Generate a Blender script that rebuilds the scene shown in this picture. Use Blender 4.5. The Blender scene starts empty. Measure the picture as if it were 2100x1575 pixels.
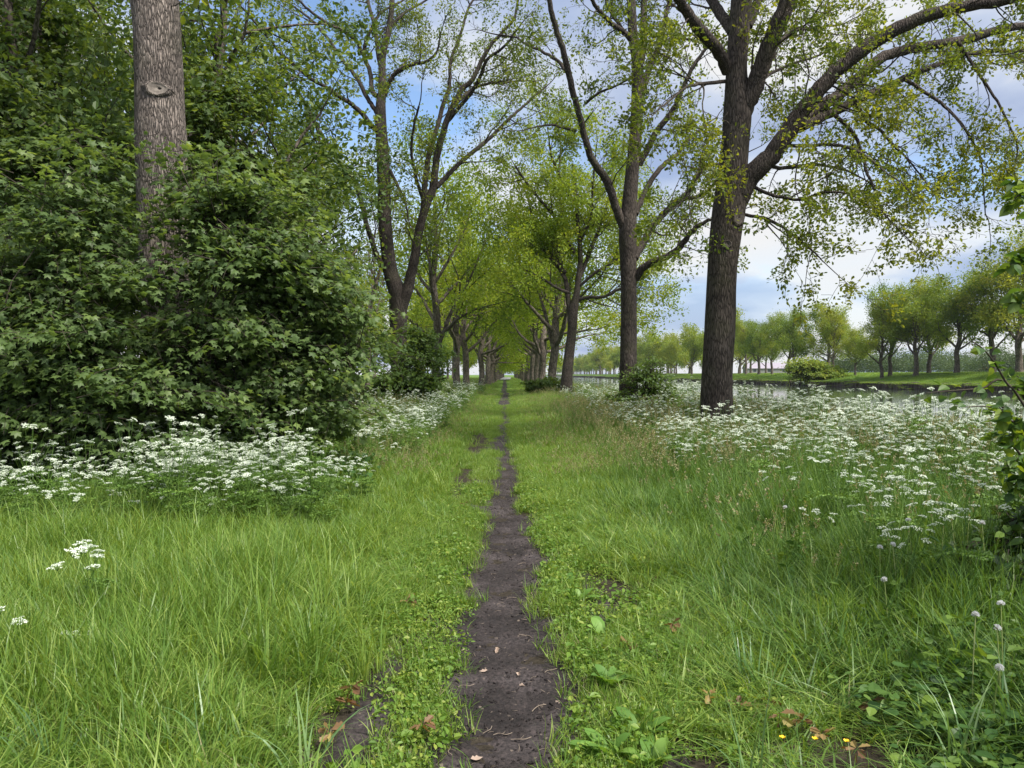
import bpy, math, random
import numpy as np
from mathutils import Vector, Matrix
R = math.radians
rng = np.random.default_rng(7)
rnd = random.Random(7)
scene = bpy.context.scene
COL = scene.collection

# ------------------------------------------------------------------ camera, sky, sun, exposure
EYE = 1.6
F, CX, HOR = 1577.0, 1050.0, 768.0
cam_d = bpy.data.cameras.new("camera")
cam = bpy.data.objects.new("camera", cam_d)
COL.objects.link(cam)
cam.location = (0, 0, EYE)
cam.rotation_euler = (R(90 - 0.71), 0, 0)
cam_d.sensor_width = 36
cam_d.lens = F / 2100 * 36
cam_d.clip_start = 0.05
cam_d.clip_end = 6000
scene.camera = cam

SUN_EL, SUN_AZ = 54.0, 128.0          # azimuth clockwise from the view axis (+Y)
world = bpy.data.worlds.new("World")
scene.world = world
world.use_nodes = True
nt = world.node_tree
nt.nodes.clear()
def N(tree, typ, **kw):
    n = tree.nodes.new(typ)
    for k, v in kw.items():
        if k == 'i':
            for kk, vv in v.items():
                n.inputs[kk].default_value = vv
        else:
            setattr(n, k, v)
    return n
def ramp(tree, fac, stops, interp='LINEAR'):
    n = tree.nodes.new('ShaderNodeValToRGB')
    n.color_ramp.interpolation = interp
    e = n.color_ramp.elements
    while len(e) < len(stops):
        e.new(0.5)
    for el, (p, c) in zip(e, stops):
        el.position = p
        el.color = (*c, 1) if len(c) == 3 else c
    tree.links.new(fac, n.inputs[0])
    return n
L = nt.links.new
sky = N(nt, 'ShaderNodeTexSky', sky_type='NISHITA', sun_disc=False, sun_elevation=R(SUN_EL), sun_rotation=R(SUN_AZ))
sky.air_density = 1.0; sky.dust_density = 0.6; sky.ozone_density = 3.0
bg_sky = N(nt, 'ShaderNodeBackground', i={'Strength': 0.145})
L(sky.outputs[0], bg_sky.inputs[0])
tc = N(nt, 'ShaderNodeTexCoord')
sep = N(nt, 'ShaderNodeSeparateXYZ'); L(tc.outputs['Generated'], sep.inputs[0])
zz = N(nt, 'ShaderNodeMath', operation='ADD', i={1: 0.22}); L(sep.outputs[2], zz.inputs[0])
zm = N(nt, 'ShaderNodeMath', operation='MAXIMUM', i={1: 0.06}); L(zz.outputs[0], zm.inputs[0])
dx = N(nt, 'ShaderNodeMath', operation='DIVIDE'); L(sep.outputs[0], dx.inputs[0]); L(zm.outputs[0], dx.inputs[1])
dy = N(nt, 'ShaderNodeMath', operation='DIVIDE'); L(sep.outputs[1], dy.inputs[0]); L(zm.outputs[0], dy.inputs[1])
cmb0 = N(nt, 'ShaderNodeCombineXYZ'); L(dx.outputs[0], cmb0.inputs[0]); L(dy.outputs[0], cmb0.inputs[1])
cmb = N(nt, 'ShaderNodeMapping', i={'Location': (8.45, 2.107, 3.831)}); L(cmb0.outputs[0], cmb.inputs[0])
n1 = N(nt, 'ShaderNodeTexNoise', i={'Scale': 1.05, 'Detail': 7.0, 'Roughness': 0.52, 'Distortion': 0.25}); L(cmb.outputs[0], n1.inputs['Vector'])
mask = ramp(nt, n1.outputs[0], [(0.36, (0, 0, 0)), (0.47, (0.82, 0.82, 0.82)), (0.60, (1, 1, 1))])
mp2 = N(nt, 'ShaderNodeMapping', i={'Location': (3.1, 1.7, 0.4)}); L(cmb.outputs[0], mp2.inputs[0])
n2 = N(nt, 'ShaderNodeTexNoise', i={'Scale': 1.2, 'Detail': 6.0, 'Roughness': 0.5}); L(mp2.outputs[0], n2.inputs['Vector'])
cloudc = ramp(nt, n2.outputs[0], [(0.39, (0.42, 0.52, 0.77)), (0.47, (0.63, 0.72, 0.91)), (0.54, (0.98, 0.99, 1.0))])
bg_cl = N(nt, 'ShaderNodeBackground', i={'Strength': 0.575}); L(cloudc.outputs[0], bg_cl.inputs[0])
low = ramp(nt, sep.outputs[2], [(0.0, (1, 1, 1)), (0.10, (0.75, 0.75, 0.75)), (0.30, (0, 0, 0))])
mmax = N(nt, 'ShaderNodeMath', operation='MAXIMUM'); L(mask.outputs[0], mmax.inputs[0]); L(low.outputs[0], mmax.inputs[1])
mixs = N(nt, 'ShaderNodeMixShader'); L(mmax.outputs[0], mixs.inputs[0]); L(bg_sky.outputs[0], mixs.inputs[1]); L(bg_cl.outputs[0], mixs.inputs[2])
outw = N(nt, 'ShaderNodeOutputWorld'); L(mixs.outputs[0], outw.inputs[0])

sun_d = bpy.data.lights.new("sun", 'SUN')
sun_d.energy = 4.4
sun_d.angle = R(14)
sun_d.color = (1.0, 0.95, 0.86)
sun = bpy.data.objects.new("sun", sun_d)
COL.objects.link(sun)
sd = Vector((math.sin(R(SUN_AZ)) * math.cos(R(SUN_EL)), math.cos(R(SUN_AZ)) * math.cos(R(SUN_EL)), math.sin(R(SUN_EL))))
sun.rotation_euler = (-sd).to_track_quat('-Z', 'Y').to_euler()
sun.location = (20, 20, 40)

vs = scene.view_settings
vs.view_transform = 'Standard'; vs.look = 'None'; vs.exposure = 0.68; vs.gamma = 1.0; vs.use_curve_mapping = False
cy = scene.cycles
cy.max_bounces = 6; cy.diffuse_bounces = 4; cy.glossy_bounces = 2; cy.transmission_bounces = 2
cy.transparent_max_bounces = 8; cy.volume_bounces = 0
cy.caustics_reflective = False; cy.caustics_refractive = False
cy.use_denoising = True; cy.denoiser = 'OPENIMAGEDENOISE'; cy.denoising_input_passes = 'RGB_ALBEDO_NORMAL'; cy.denoising_prefilter = 'ACCURATE'
cy.use_adaptive_sampling = False

# ------------------------------------------------------------------ helpers
def at(px, py, d):
    return Vector(((px - CX) / F * d, d, EYE - (py - HOR) / F * d))
def tag(o, label=None, cat=None, group=None, kind=None):
    if label: o['label'] = label
    if cat: o['category'] = cat
    if group: o['group'] = group
    if kind: o['kind'] = kind
    return o
def empty(name, loc=(0, 0, 0), rz=0):
    o = bpy.data.objects.new(name, None)
    COL.objects.link(o)
    o.location = loc; o.rotation_euler = (0, 0, rz)
    o.empty_display_size = 0.3
    return o
def link(name, me, parent=None, loc=None):
    o = bpy.data.objects.new(name, me)
    COL.objects.link(o)
    if parent: o.parent = parent
    if loc is not None: o.location = loc
    return o
class MB:
    """collects vertex and face blocks (numpy) and makes one mesh"""
    def __init__(s):
        s.V = []; s.L = []; s.S = []; s.M = []; s.T = []; s.n = 0
    def add(s, V, faces, mat=0, tint=0.5):
        V = np.asarray(V, np.float32).reshape(-1, 3)
        s.V.append(V)
        for f in ([faces] if isinstance(faces, np.ndarray) else faces):
            f = np.asarray(f, np.int32)
            if f.size == 0: continue
            s.L.append((f + s.n).ravel()); s.S.append(np.full(len(f), f.shape[1], np.int32)); s.M.append(np.full(len(f), mat, np.int32))
        s.T.append(np.full(len(V), tint, np.float32) if np.isscalar(tint) else np.asarray(tint, np.float32))
        s.n += len(V)
        return s
    def mesh(s, name, mats, smooth=False):
        me = bpy.data.meshes.new(name)
        if not s.V: return me
        V = np.concatenate(s.V); Lp = np.concatenate(s.L); S = np.concatenate(s.S); M = np.concatenate(s.M); T = np.concatenate(s.T)
        me.vertices.add(len(V)); me.vertices.foreach_set('co', V.ravel())
        me.loops.add(len(Lp)); me.loops.foreach_set('vertex_index', Lp)
        me.polygons.add(len(S)); st = np.zeros(len(S), np.int32); st[1:] = np.cumsum(S)[:-1]
        me.polygons.foreach_set('loop_start', st)
        me.polygons.foreach_set('loop_total', S)
        for m in mats: me.materials.append(m)
        me.polygons.foreach_set('material_index', M)
        me.polygons.foreach_set('use_smooth', np.full(len(S), smooth, bool))
        a = me.attributes.new('tint', 'FLOAT', 'POINT'); a.data.foreach_set('value', T)
        me.update(calc_edges=True)
        return me
def _h(ix, iy, seed):
    n = (ix.astype(np.int64) * 374761393 + iy.astype(np.int64) * 668265263 + seed * 974711) & 0x7fffffff
    n = ((n ^ (n >> 13)) * 1274126177) & 0x7fffffff
    return ((n ^ (n >> 16)) & 0xffff) / 65535.0
def vnoise(x, y, seed=0):
    x = np.asarray(x, float); y = np.asarray(y, float)
    ix = np.floor(x); iy = np.floor(y); fx = x - ix; fy = y - iy
    fx = fx * fx * (3 - 2 * fx); fy = fy * fy * (3 - 2 * fy)
    a = _h(ix, iy, seed); b = _h(ix + 1, iy, seed); c = _h(ix, iy + 1, seed); d = _h(ix + 1, iy + 1, seed)
    return (a * (1 - fx) + b * fx) * (1 - fy) + (c * (1 - fx) + d * fx) * fy
def fbm(x, y, seed=0, o=4):
    s = 0; a = 0.5; t = 0
    for k in range(o):
        s = s + a * vnoise(np.asarray(x) * 2 ** k, np.asarray(y) * 2 ** k, seed + k); t += a; a *= 0.5
    return s / t

# ------------------------------------------------------------------ materials
def new_mat(name):
    m = bpy.data.materials.new(name); m.use_nodes = True
    m.node_tree.nodes.clear()
    return m, m.node_tree
def leaf_mat(name, c1, c2, c3=None, trans=0.4, rough=0.5, spec=0.35, inst=0.45, tm=(1.7, 1.5, 0.6)):
    """leaf with light passing through it; colour runs c1..c2(..c3) with each leaf's own tint and each plant's own random number"""
    m, t = new_mat(name)
    at_ = N(t, 'ShaderNodeAttribute', attribute_name='tint')
    oi = N(t, 'ShaderNodeObjectInfo')
    a = N(t, 'ShaderNodeMath', operation='MULTIPLY_ADD', i={1: inst, 2: -inst / 2}); t.links.new(oi.outputs['Random'], a.inputs[0])
    s = N(t, 'ShaderNodeMath', operation='ADD', use_clamp=True); t.links.new(at_.outputs['Fac'], s.inputs[0]); t.links.new(a.outputs[0], s.inputs[1])
    st = [(0.0, c1), (1.0, c2)] if c3 is None else [(0.0, c1), (0.55, c2), (1.0, c3)]
    col = ramp(t, s.outputs[0], st)
    p = N(t, 'ShaderNodeBsdfPrincipled', i={'Roughness': rough, 'Specular IOR Level': spec})
    t.links.new(col.outputs[0], p.inputs['Base Color'])
    tb = N(t, 'ShaderNodeBsdfTranslucent')
    mul = N(t, 'ShaderNodeMix', data_type='RGBA', blend_type='MULTIPLY', i={0: 1.0}); mul.inputs[7].default_value = (*tm, 1)
    t.links.new(col.outputs[0], mul.inputs[6]); t.links.new(mul.outputs[2], tb.inputs[0])
    mx = N(t, 'ShaderNodeMixShader', i={0: trans}); t.links.new(p.outputs[0], mx.inputs[1]); t.links.new(tb.outputs[0], mx.inputs[2])
    o = N(t, 'ShaderNodeOutputMaterial'); t.links.new(mx.outputs[0], o.inputs[0])
    return m
def bark_mat(name, dark, light, moss=0.25, sx=14, sz=2.6, bump=0.8, dist=0.03):
    m, t = new_mat(name)
    tc = N(t, 'ShaderNodeTexCoord')
    mp = N(t, 'ShaderNodeMapping', i={'Scale': (sx, sx, sz)}); t.links.new(tc.outputs['Object'], mp.inputs[0])
    nz = N(t, 'ShaderNodeTexNoise', i={'Scale': 0.7, 'Detail': 3.0}); t.links.new(mp.outputs[0], nz.inputs['Vector'])
    md = N(t, 'ShaderNodeMix', data_type='RGBA', blend_type='LINEAR_LIGHT', i={0: 0.85}); t.links.new(mp.outputs[0], md.inputs[6]); t.links.new(nz.outputs['Color'], md.inputs[7])
    vo = N(t, 'ShaderNodeTexVoronoi', feature='DISTANCE_TO_EDGE', i={'Scale': 1.0}); t.links.new(md.outputs[2], vo.inputs['Vector'])
    n2 = N(t, 'ShaderNodeTexNoise', i={'Scale': 3.0, 'Detail': 6.0, 'Roughness': 0.65}); t.links.new(mp.outputs[0], n2.inputs['Vector'])
    rg = ramp(t, vo.outputs['Distance'], [(0.0, (0, 0, 0)), (0.10, (0.45, 0.45, 0.45)), (0.38, (1, 1, 1))])
    ad = N(t, 'ShaderNodeMath', operation='MULTIPLY_ADD', i={1: 0.45}); t.links.new(n2.outputs[0], ad.inputs[0]); t.links.new(rg.outputs[0], ad.inputs[2])
    col = ramp(t, ad.outputs[0], [(0.12, dark), (0.75, light), (1.0, tuple(min(1, c * 1.35) for c in light))])
    n3 = N(t, 'ShaderNodeTexNoise', i={'Scale': 1.3, 'Detail': 4.0}); t.links.new(tc.outputs['Object'], n3.inputs['Vector'])
    mm = ramp(t, n3.outputs[0], [(0.5, (0, 0, 0)), (0.68, (moss, moss, moss))])
    mc = N(t, 'ShaderNodeMix', data_type='RGBA', i={7: (0.075, 0.085, 0.03, 1)}); t.links.new(mm.outputs[0], mc.inputs[0]); t.links.new(col.outputs[0], mc.inputs[6])
    n4 = N(t, 'ShaderNodeTexNoise', i={'Scale': 2.2, 'Detail': 5.0, 'Roughness': 0.6}); t.links.new(tc.outputs['Object'], n4.inputs['Vector'])
    wv = ramp(t, n4.outputs[0], [(0.3, (0.62, 0.62, 0.62)), (0.5, (1, 1, 1)), (0.7, (1.35, 1.36, 1.33))])
    mw_ = N(t, 'ShaderNodeMix', data_type='RGBA', blend_type='MULTIPLY', i={0: 1.0}); t.links.new(mc.outputs[2], mw_.inputs[6]); t.links.new(wv.outputs[0], mw_.inputs[7])
    p = N(t, 'ShaderNodeBsdfPrincipled', i={'Roughness': 0.9, 'Specular IOR Level': 0.15}); t.links.new(mw_.outputs[2], p.inputs['Base Color'])
    b = N(t, 'ShaderNodeBump', i={'Strength': bump, 'Distance': dist}); t.links.new(ad.outputs[0], b.inputs['Height']); t.links.new(b.outputs[0], p.inputs['Normal'])
    o = N(t, 'ShaderNodeOutputMaterial'); t.links.new(p.outputs[0], o.inputs[0])
    return m
def plain_mat(name, col, rough=0.8, var=0.0, scale=8.0, col2=None, spec=0.3, bump=0.0):
    m, t = new_mat(name)
    p = N(t, 'ShaderNodeBsdfPrincipled', i={'Roughness': rough, 'Specular IOR Level': spec, 'Base Color': (*col, 1)})
    if col2:
        tc = N(t, 'ShaderNodeTexCoord')
        nz = N(t, 'ShaderNodeTexNoise', i={'Scale': scale, 'Detail': 6.0, 'Roughness': 0.6}); t.links.new(tc.outputs['Object'], nz.inputs['Vector'])
        c = ramp(t, nz.outputs[0], [(0.3, col), (0.7, col2)]); t.links.new(c.outputs[0], p.inputs['Base Color'])
        if bump:
            b = N(t, 'ShaderNodeBump', i={'Strength': bump, 'Distance': 0.02}); t.links.new(nz.outputs[0], b.inputs['Height']); t.links.new(b.outputs[0], p.inputs['Normal'])
    o = N(t, 'ShaderNodeOutputMaterial'); t.links.new(p.outputs[0], o.inputs[0])
    return m

M_bark = bark_mat('oak_bark', (0.015, 0.0125, 0.011), (0.083, 0.068, 0.059), sx=26, sz=4.2)
M_bark_l = bark_mat('pale_oak_bark', (0.040, 0.033, 0.029), (0.215, 0.180, 0.157), moss=0.22, sx=34, sz=6.0, bump=1.0)
M_bark_f = bark_mat('far_oak_bark', (0.035, 0.029, 0.025), (0.14, 0.115, 0.098), moss=0.35, sx=8, sz=2)
M_twig = plain_mat('twig_bark', (0.035, 0.028, 0.022), 0.9, col2=(0.075, 0.062, 0.045), scale=5)
M_oak = leaf_mat('oak_leaf', (0.055, 0.095, 0.016), (0.125, 0.18, 0.026), (0.23, 0.255, 0.038), trans=0.56, inst=0.2)
M_oak_f = leaf_mat('avenue_oak_leaf', (0.105, 0.175, 0.022), (0.22, 0.31, 0.034), (0.34, 0.38, 0.046), trans=0.5, inst=0.3)
M_bank = leaf_mat('bank_oak_leaf', (0.095, 0.165, 0.030), (0.185, 0.27, 0.042), (0.31, 0.34, 0.05), trans=0.45, inst=0.6)
M_maple = leaf_mat('maple_leaf', (0.062, 0.108, 0.036), (0.130, 0.20, 0.060), (0.24, 0.31, 0.075), tm=(1.5, 1.4, 0.7), trans=0.45, spec=0.4, inst=0.25)
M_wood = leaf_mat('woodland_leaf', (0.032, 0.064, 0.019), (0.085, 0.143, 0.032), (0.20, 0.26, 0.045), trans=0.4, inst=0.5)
M_bush = leaf_mat('bush_leaf', (0.04, 0.08, 0.02), (0.085, 0.15, 0.032), (0.15, 0.22, 0.04), trans=0.42)
M_grass = leaf_mat('grass_blade', (0.084, 0.170, 0.030), (0.168, 0.278, 0.046), (0.31, 0.40, 0.10), trans=0.4, rough=0.4, inst=0.6)
M_grass_d = leaf_mat('dark_grass_blade', (0.052, 0.120, 0.026), (0.110, 0.210, 0.040), (0.21, 0.31, 0.07), trans=0.35, rough=0.45, inst=0.5)
M_clover = leaf_mat('low_leaf', (0.08, 0.17, 0.025), (0.16, 0.27, 0.04), (0.30, 0.36, 0.07), trans=0.35)
M_seed = leaf_mat('grass_seed_head', (0.19, 0.165, 0.09), (0.29, 0.26, 0.14), (0.40, 0.37, 0.2), trans=0.3)
M_stem = leaf_mat('parsley_stem', (0.06, 0.12, 0.02), (0.12, 0.22, 0.04), (0.20, 0.30, 0.06), trans=0.25)
M_petal = leaf_mat('white_petal', (0.56, 0.63, 0.47), (0.71, 0.77, 0.64), (0.79, 0.83, 0.75), trans=0.25, spec=0.2, inst=0.2, tm=(1, 1, 1))
M_nettle = leaf_mat('nettle_leaf', (0.022, 0.065, 0.014), (0.055, 0.125, 0.025), (0.14, 0.22, 0.03), trans=0.3)
M_dock = leaf_mat('dock_leaf', (0.08, 0.18, 0.03), (0.15, 0.29, 0.05), (0.24, 0.38, 0.08), trans=0.35, spec=0.45)
M_brown = leaf_mat('brown_oak_leaf', (0.13, 0.065, 0.04), (0.23, 0.14, 0.06), (0.34, 0.28, 0.09), trans=0.25)
M_litter = plain_mat('dry_leaf', (0.28, 0.20, 0.15), 0.8, col2=(0.42, 0.33, 0.27), scale=20)
M_drytwig = plain_mat('dry_twig', (0.14, 0.11, 0.085), 0.85, col2=(0.30, 0.24, 0.19), scale=30)
M_fluff = leaf_mat('seed_fluff', (0.6, 0.6, 0.6), (0.75, 0.75, 0.75), (0.85, 0.85, 0.85), trans=0.5, tm=(1, 1, 1))
M_yellow = plain_mat('yellow_petal', (0.75, 0.50, 0.02), 0.5)
M_dandstem = leaf_mat('dandelion_stalk', (0.20, 0.26, 0.08), (0.30, 0.36, 0.13), (0.36, 0.36, 0.2), trans=0.2)
M_bramble_shade = leaf_mat('bramble_leaf_shade', (0.016, 0.040, 0.012), (0.045, 0.090, 0.022), (0.10, 0.16, 0.03), trans=0.25)  # leaf colour set dark to paint in the shade at the right edge
M_reed = leaf_mat('coarse_blade', (0.07, 0.15, 0.05), (0.13, 0.24, 0.085), (0.24, 0.34, 0.14), trans=0.3, rough=0.35, spec=0.5)
M_lime = leaf_mat('lime_leaf', (0.030, 0.075, 0.018), (0.075, 0.15, 0.03), (0.20, 0.28, 0.035), trans=0.4, spec=0.5)

# ------------------------------------------------------------------ the ground, path, canal
def path_center(y):
    return path_wander(y) + np.interp(y, [0, 3, 4, 5.8, 7.6, 11, 19, 31, 79, 200, 600], [0.0, -0.02, 0.03, 0.0, -0.06, -0.10, -0.18, -0.33, -0.75, -1.9, -3.0])
def path_wander(y):
    return (fbm(np.asarray(y) * .35, np.asarray(y) * 0 + 2, 19, 2) - .5) * .22 * np.clip((np.asarray(y) - 2) / 4, 0, 1)
def path_half(y):
    return np.interp(y, [0, 3, 4, 5.8, 7.6, 11, 19, 31, 80, 200, 600], [0.30, 0.31, 0.40, 0.40, 0.40, 0.29, 0.17, 0.14, 0.13, 0.15, 0.2])
SH0, SH1 = 10.6, 61.0     # near and far waterline
WATER = -0.72
def gz(x, y):
    x = np.asarray(x, float); y = np.asarray(y, float)
    z = np.interp(x, [-900, -30, -7, 7.2, 9.2, 10.6, 14, 60, 61.3, 61.5, 64, 73, 90, 400, 900], [0.3, 0.3, 0.0, 0.0, -0.15, -0.72, -1.6, -1.6, -0.9, 0.15, 0.35, 1.75, 1.9, 2.0, 2.0])
    bump = (fbm(x * 0.9, y * 0.9, 3) - 0.5) * 0.10 * np.clip((np.abs(x - path_center(y)) - 0.5) * 1.5, 0, 1)
    dip = -0.05 * np.exp(-((x - path_center(y)) / 0.32) ** 2)
    return z + bump * ((x < 9) | (x > 64)) + dip
def axis(parts):
    a = [np.arange(p, q, s) for p, q, s in parts]
    return np.unique(np.round(np.concatenate(a), 4))
gx = axis([(-900, -100, 80), (-100, -20, 8), (-20, -6, 1), (-6, 9.2, 0.2), (9.2, 15, 0.5), (15, 60, 5), (60, 65, 0.25), (65, 100, 1.5), (100, 901, 80)])
gy = axis([(-30, 0, 3), (0, 14, 0.2), (14, 40, 0.8), (40, 120, 4), (120, 400, 20), (400, 2400, 200)])
X, Y = np.meshgrid(gx, gy)
Zg = gz(X, Y)
nx, ny = len(gx), len(gy)
idx = np.arange(nx * ny).reshape(ny, nx)
quads = np.stack([idx[:-1, :-1], idx[:-1, 1:], idx[1:, 1:], idx[1:, :-1]], -1).reshape(-1, 4)
def ground_mat():
    m, t = new_mat('verge_ground')
    tc = N(t, 'ShaderNodeTexCoord')
    n1 = N(t, 'ShaderNodeTexNoise', i={'Scale': 0.5, 'Detail': 8.0, 'Roughness': 0.65}); t.links.new(tc.outputs['Object'], n1.inputs['Vector'])
    n2 = N(t, 'ShaderNodeTexNoise', i={'Scale': 22.0, 'Detail': 6.0, 'Roughness': 0.7}); t.links.new(tc.outputs['Object'], n2.inputs['Vector'])
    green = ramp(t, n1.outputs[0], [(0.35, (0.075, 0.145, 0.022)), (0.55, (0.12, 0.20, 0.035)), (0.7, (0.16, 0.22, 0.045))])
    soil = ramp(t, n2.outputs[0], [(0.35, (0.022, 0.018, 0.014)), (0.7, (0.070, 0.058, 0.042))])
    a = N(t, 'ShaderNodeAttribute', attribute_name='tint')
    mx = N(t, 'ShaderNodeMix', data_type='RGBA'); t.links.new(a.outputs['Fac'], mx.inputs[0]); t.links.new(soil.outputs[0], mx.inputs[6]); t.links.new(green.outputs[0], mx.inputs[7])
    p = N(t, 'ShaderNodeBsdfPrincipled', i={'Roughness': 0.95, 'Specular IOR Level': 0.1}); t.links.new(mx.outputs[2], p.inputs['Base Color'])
    b = N(t, 'ShaderNodeBump', i={'Strength': 0.6, 'Distance': 0.05}); t.links.new(n2.outputs[0], b.inputs['Height']); t.links.new(b.outputs[0], p.inputs['Normal'])
    o = N(t, 'ShaderNodeOutputMaterial'); t.links.new(p.outputs[0], o.inputs[0])
    return m
# tint 0 = dark soil between the grass roots, 1 = far turf seen as a whole
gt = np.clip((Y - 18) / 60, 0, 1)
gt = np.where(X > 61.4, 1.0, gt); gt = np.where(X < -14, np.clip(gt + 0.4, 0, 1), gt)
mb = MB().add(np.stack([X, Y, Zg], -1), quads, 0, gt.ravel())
tag(link('ground', mb.mesh('ground', [ground_mat()], True)), kind='structure')

def soil_mat():
    m, t = new_mat('dark_path_soil')
    tc = N(t, 'ShaderNodeTexCoord')
    n1 = N(t, 'ShaderNodeTexNoise', i={'Scale': 2.3, 'Detail': 5.0, 'Roughness': 0.6}); t.links.new(tc.outputs['Object'], n1.inputs['Vector'])
    n2 = N(t, 'ShaderNodeTexNoise', i={'Scale': 55.0, 'Detail': 8.0, 'Roughness': 0.75}); t.links.new(tc.outputs['Object'], n2.inputs['Vector'])
    n3 = N(t, 'ShaderNodeTexVoronoi', i={'Scale': 90.0}); t.links.new(tc.outputs['Object'], n3.inputs['Vector'])
    c1 = ramp(t, n1.outputs[0], [(0.35, (0.020, 0.016, 0.015)), (0.52, (0.041, 0.033, 0.032)), (0.72, (0.085, 0.071, 0.071))])
    c2 = ramp(t, n2.outputs[0], [(0.32, (0.18, 0.18, 0.18)), (0.5, (0.9, 0.9, 0.9)), (0.70, (1.9, 1.8, 1.75))])
    mx = N(t, 'ShaderNodeMix', data_type='RGBA', blend_type='MULTIPLY', i={0: 1.0}); t.links.new(c1.outputs[0], mx.inputs[6]); t.links.new(c2.outputs[0], mx.inputs[7])
    spk = ramp(t, n3.outputs['Color'], [(0.90, (0, 0, 0)), (0.95, (0.6, 0.6, 0.6))])
    mx2 = N(t, 'ShaderNodeMix', data_type='RGBA', i={7: (0.24, 0.19, 0.15, 1)}); t.links.new(mx.outputs[2], mx2.inputs[6]); t.links.new(spk.outputs[0], mx2.inputs[0])
    p = N(t, 'ShaderNodeBsdfPrincipled', i={'Roughness': 0.8, 'Specular IOR Level': 0.3}); t.links.new(mx2.outputs[2], p.inputs['Base Color'])
    b = N(t, 'ShaderNodeBump', i={'Strength': 1.0, 'Distance': 0.012}); t.links.new(n2.outputs[0], b.inputs['Height']); t.links.new(b.outputs[0], p.inputs['Normal'])
    o = N(t, 'ShaderNodeOutputMaterial'); t.links.new(p.outputs[0], o.inputs[0])
    return m
M_soil = soil_mat()
# trodden path: a sheet of crumbly soil with real lumps, laid just above the ground
py_ = axis([(1.5, 9, 0.018), (9, 22, 0.07), (22, 90, 0.5), (90, 330, 5)])
pu = np.linspace(-1, 1, 61)
PU, PY = np.meshgrid(pu, py_)
wid = np.interp(PY, [0, 5, 9, 20, 40, 330], [0.85, 0.8, 0.55, 0.30, 0.3, 0.4])
PX = path_center(PY) + PU * wid
lump = (fbm(PX * 7, PY * 7, 11, 4) - 0.5) * 0.05 + (fbm(PX * 38, PY * 38, 15, 3) - 0.5) * 0.030
PZ = gz(PX, PY) + np.where(PY < 22, 0.012, 0.03) + lump * np.clip((1 - np.abs(PU)) * 6, 0, 1) * np.where(PY < 22, 1, 0.4)
PZ -= np.clip((np.abs(PU) - 0.9) * 10, 0, 1) * 0.05
pi = np.arange(PU.size).reshape(PU.shape)
pq = np.stack([pi[:-1, :-1], pi[:-1, 1:], pi[1:, 1:], pi[1:, :-1]], -1).reshape(-1, 4)
tag(link('path', MB().add(np.stack([PX, PY, PZ], -1), pq).mesh('path', [M_soil], True)), kind='structure')
# pale lane crossing far down the avenue
mb = MB()
lx = np.linspace(-6.4, -0.5, 12)
V = np.array([[x, y, float(gz(x, y)) + 0.14] for y in (228.0, 430.0) for x in lx]); n = len(lx)
mb.add(V, np.array([[i, i + 1, n + i + 1, n + i] for i in range(n - 1)]))
tag(link('road', mb.mesh('road', [plain_mat('pale_lane', (0.36, 0.36, 0.37), 0.7, col2=(0.46, 0.45, 0.45), scale=0.5)])), kind='structure')

def water_mat():
    m, t = new_mat('canal_water')
    tc = N(t, 'ShaderNodeTexCoord')
    mp = N(t, 'ShaderNodeMapping', i={'Scale': (1.0, 0.5, 1.0)}); t.links.new(tc.outputs['Object'], mp.inputs[0])
    n1 = N(t, 'ShaderNodeTexNoise', i={'Scale': 1.4, 'Detail': 4.0, 'Roughness': 0.55}); t.links.new(mp.outputs[0], n1.inputs['Vector'])
    b = N(t, 'ShaderNodeBump', i={'Strength': 0.12, 'Distance': 0.05}); t.links.new(n1.outputs[0], b.inputs['Height'])
    p = N(t, 'ShaderNodeBsdfPrincipled', i={'Base Color': (0.035, 0.045, 0.035, 1), 'Roughness': 0.06, 'IOR': 1.33}); t.links.new(b.outputs[0], p.inputs['Normal'])
    o = N(t, 'ShaderNodeOutputMaterial'); t.links.new(p.outputs[0], o.inputs[0])
    return m
mb = MB()
V = np.array([[SH0 - 0.6, -30, WATER], [SH1 + 0.25, -30, WATER], [SH1 + 0.25, 2300, WATER], [SH0 - 0.6, 2300, WATER]])
mb.add(V, np.array([[0, 1, 2, 3]]))
tag(link('water', mb.mesh('water', [water_mat()])), kind='structure')

# ------------------------------------------------------------------ tree-building tools
def unit(v):
    return v / (np.linalg.norm(v, axis=-1, keepdims=True) + 1e-9)
def smooth_line(P, Rr, per=4):
    """Catmull-Rom through the given points"""
    P = np.asarray(P, float); Rr = np.asarray(Rr, float)
    A = np.concatenate([P, Rr[:, None]], 1)
    A = np.concatenate([[2 * A[0] - A[1]], A, [2 * A[-1] - A[-2]]])
    out = []
    for i in range(1, len(A) - 2):
        for t in np.linspace(0, 1, per, endpoint=False):
            p0, p1, p2, p3 = A[i - 1], A[i], A[i + 1], A[i + 2]
            out.append(0.5 * ((2 * p1) + (p2 - p0) * t + (2 * p0 - 5 * p1 + 4 * p2 - p3) * t * t + (3 * p1 - p0 - 3 * p2 + p3) * t ** 3))
    out.append(A[-2])
    out = np.array(out)
    return out[:, :3], np.maximum(out[:, 3], 0.002)
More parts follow.
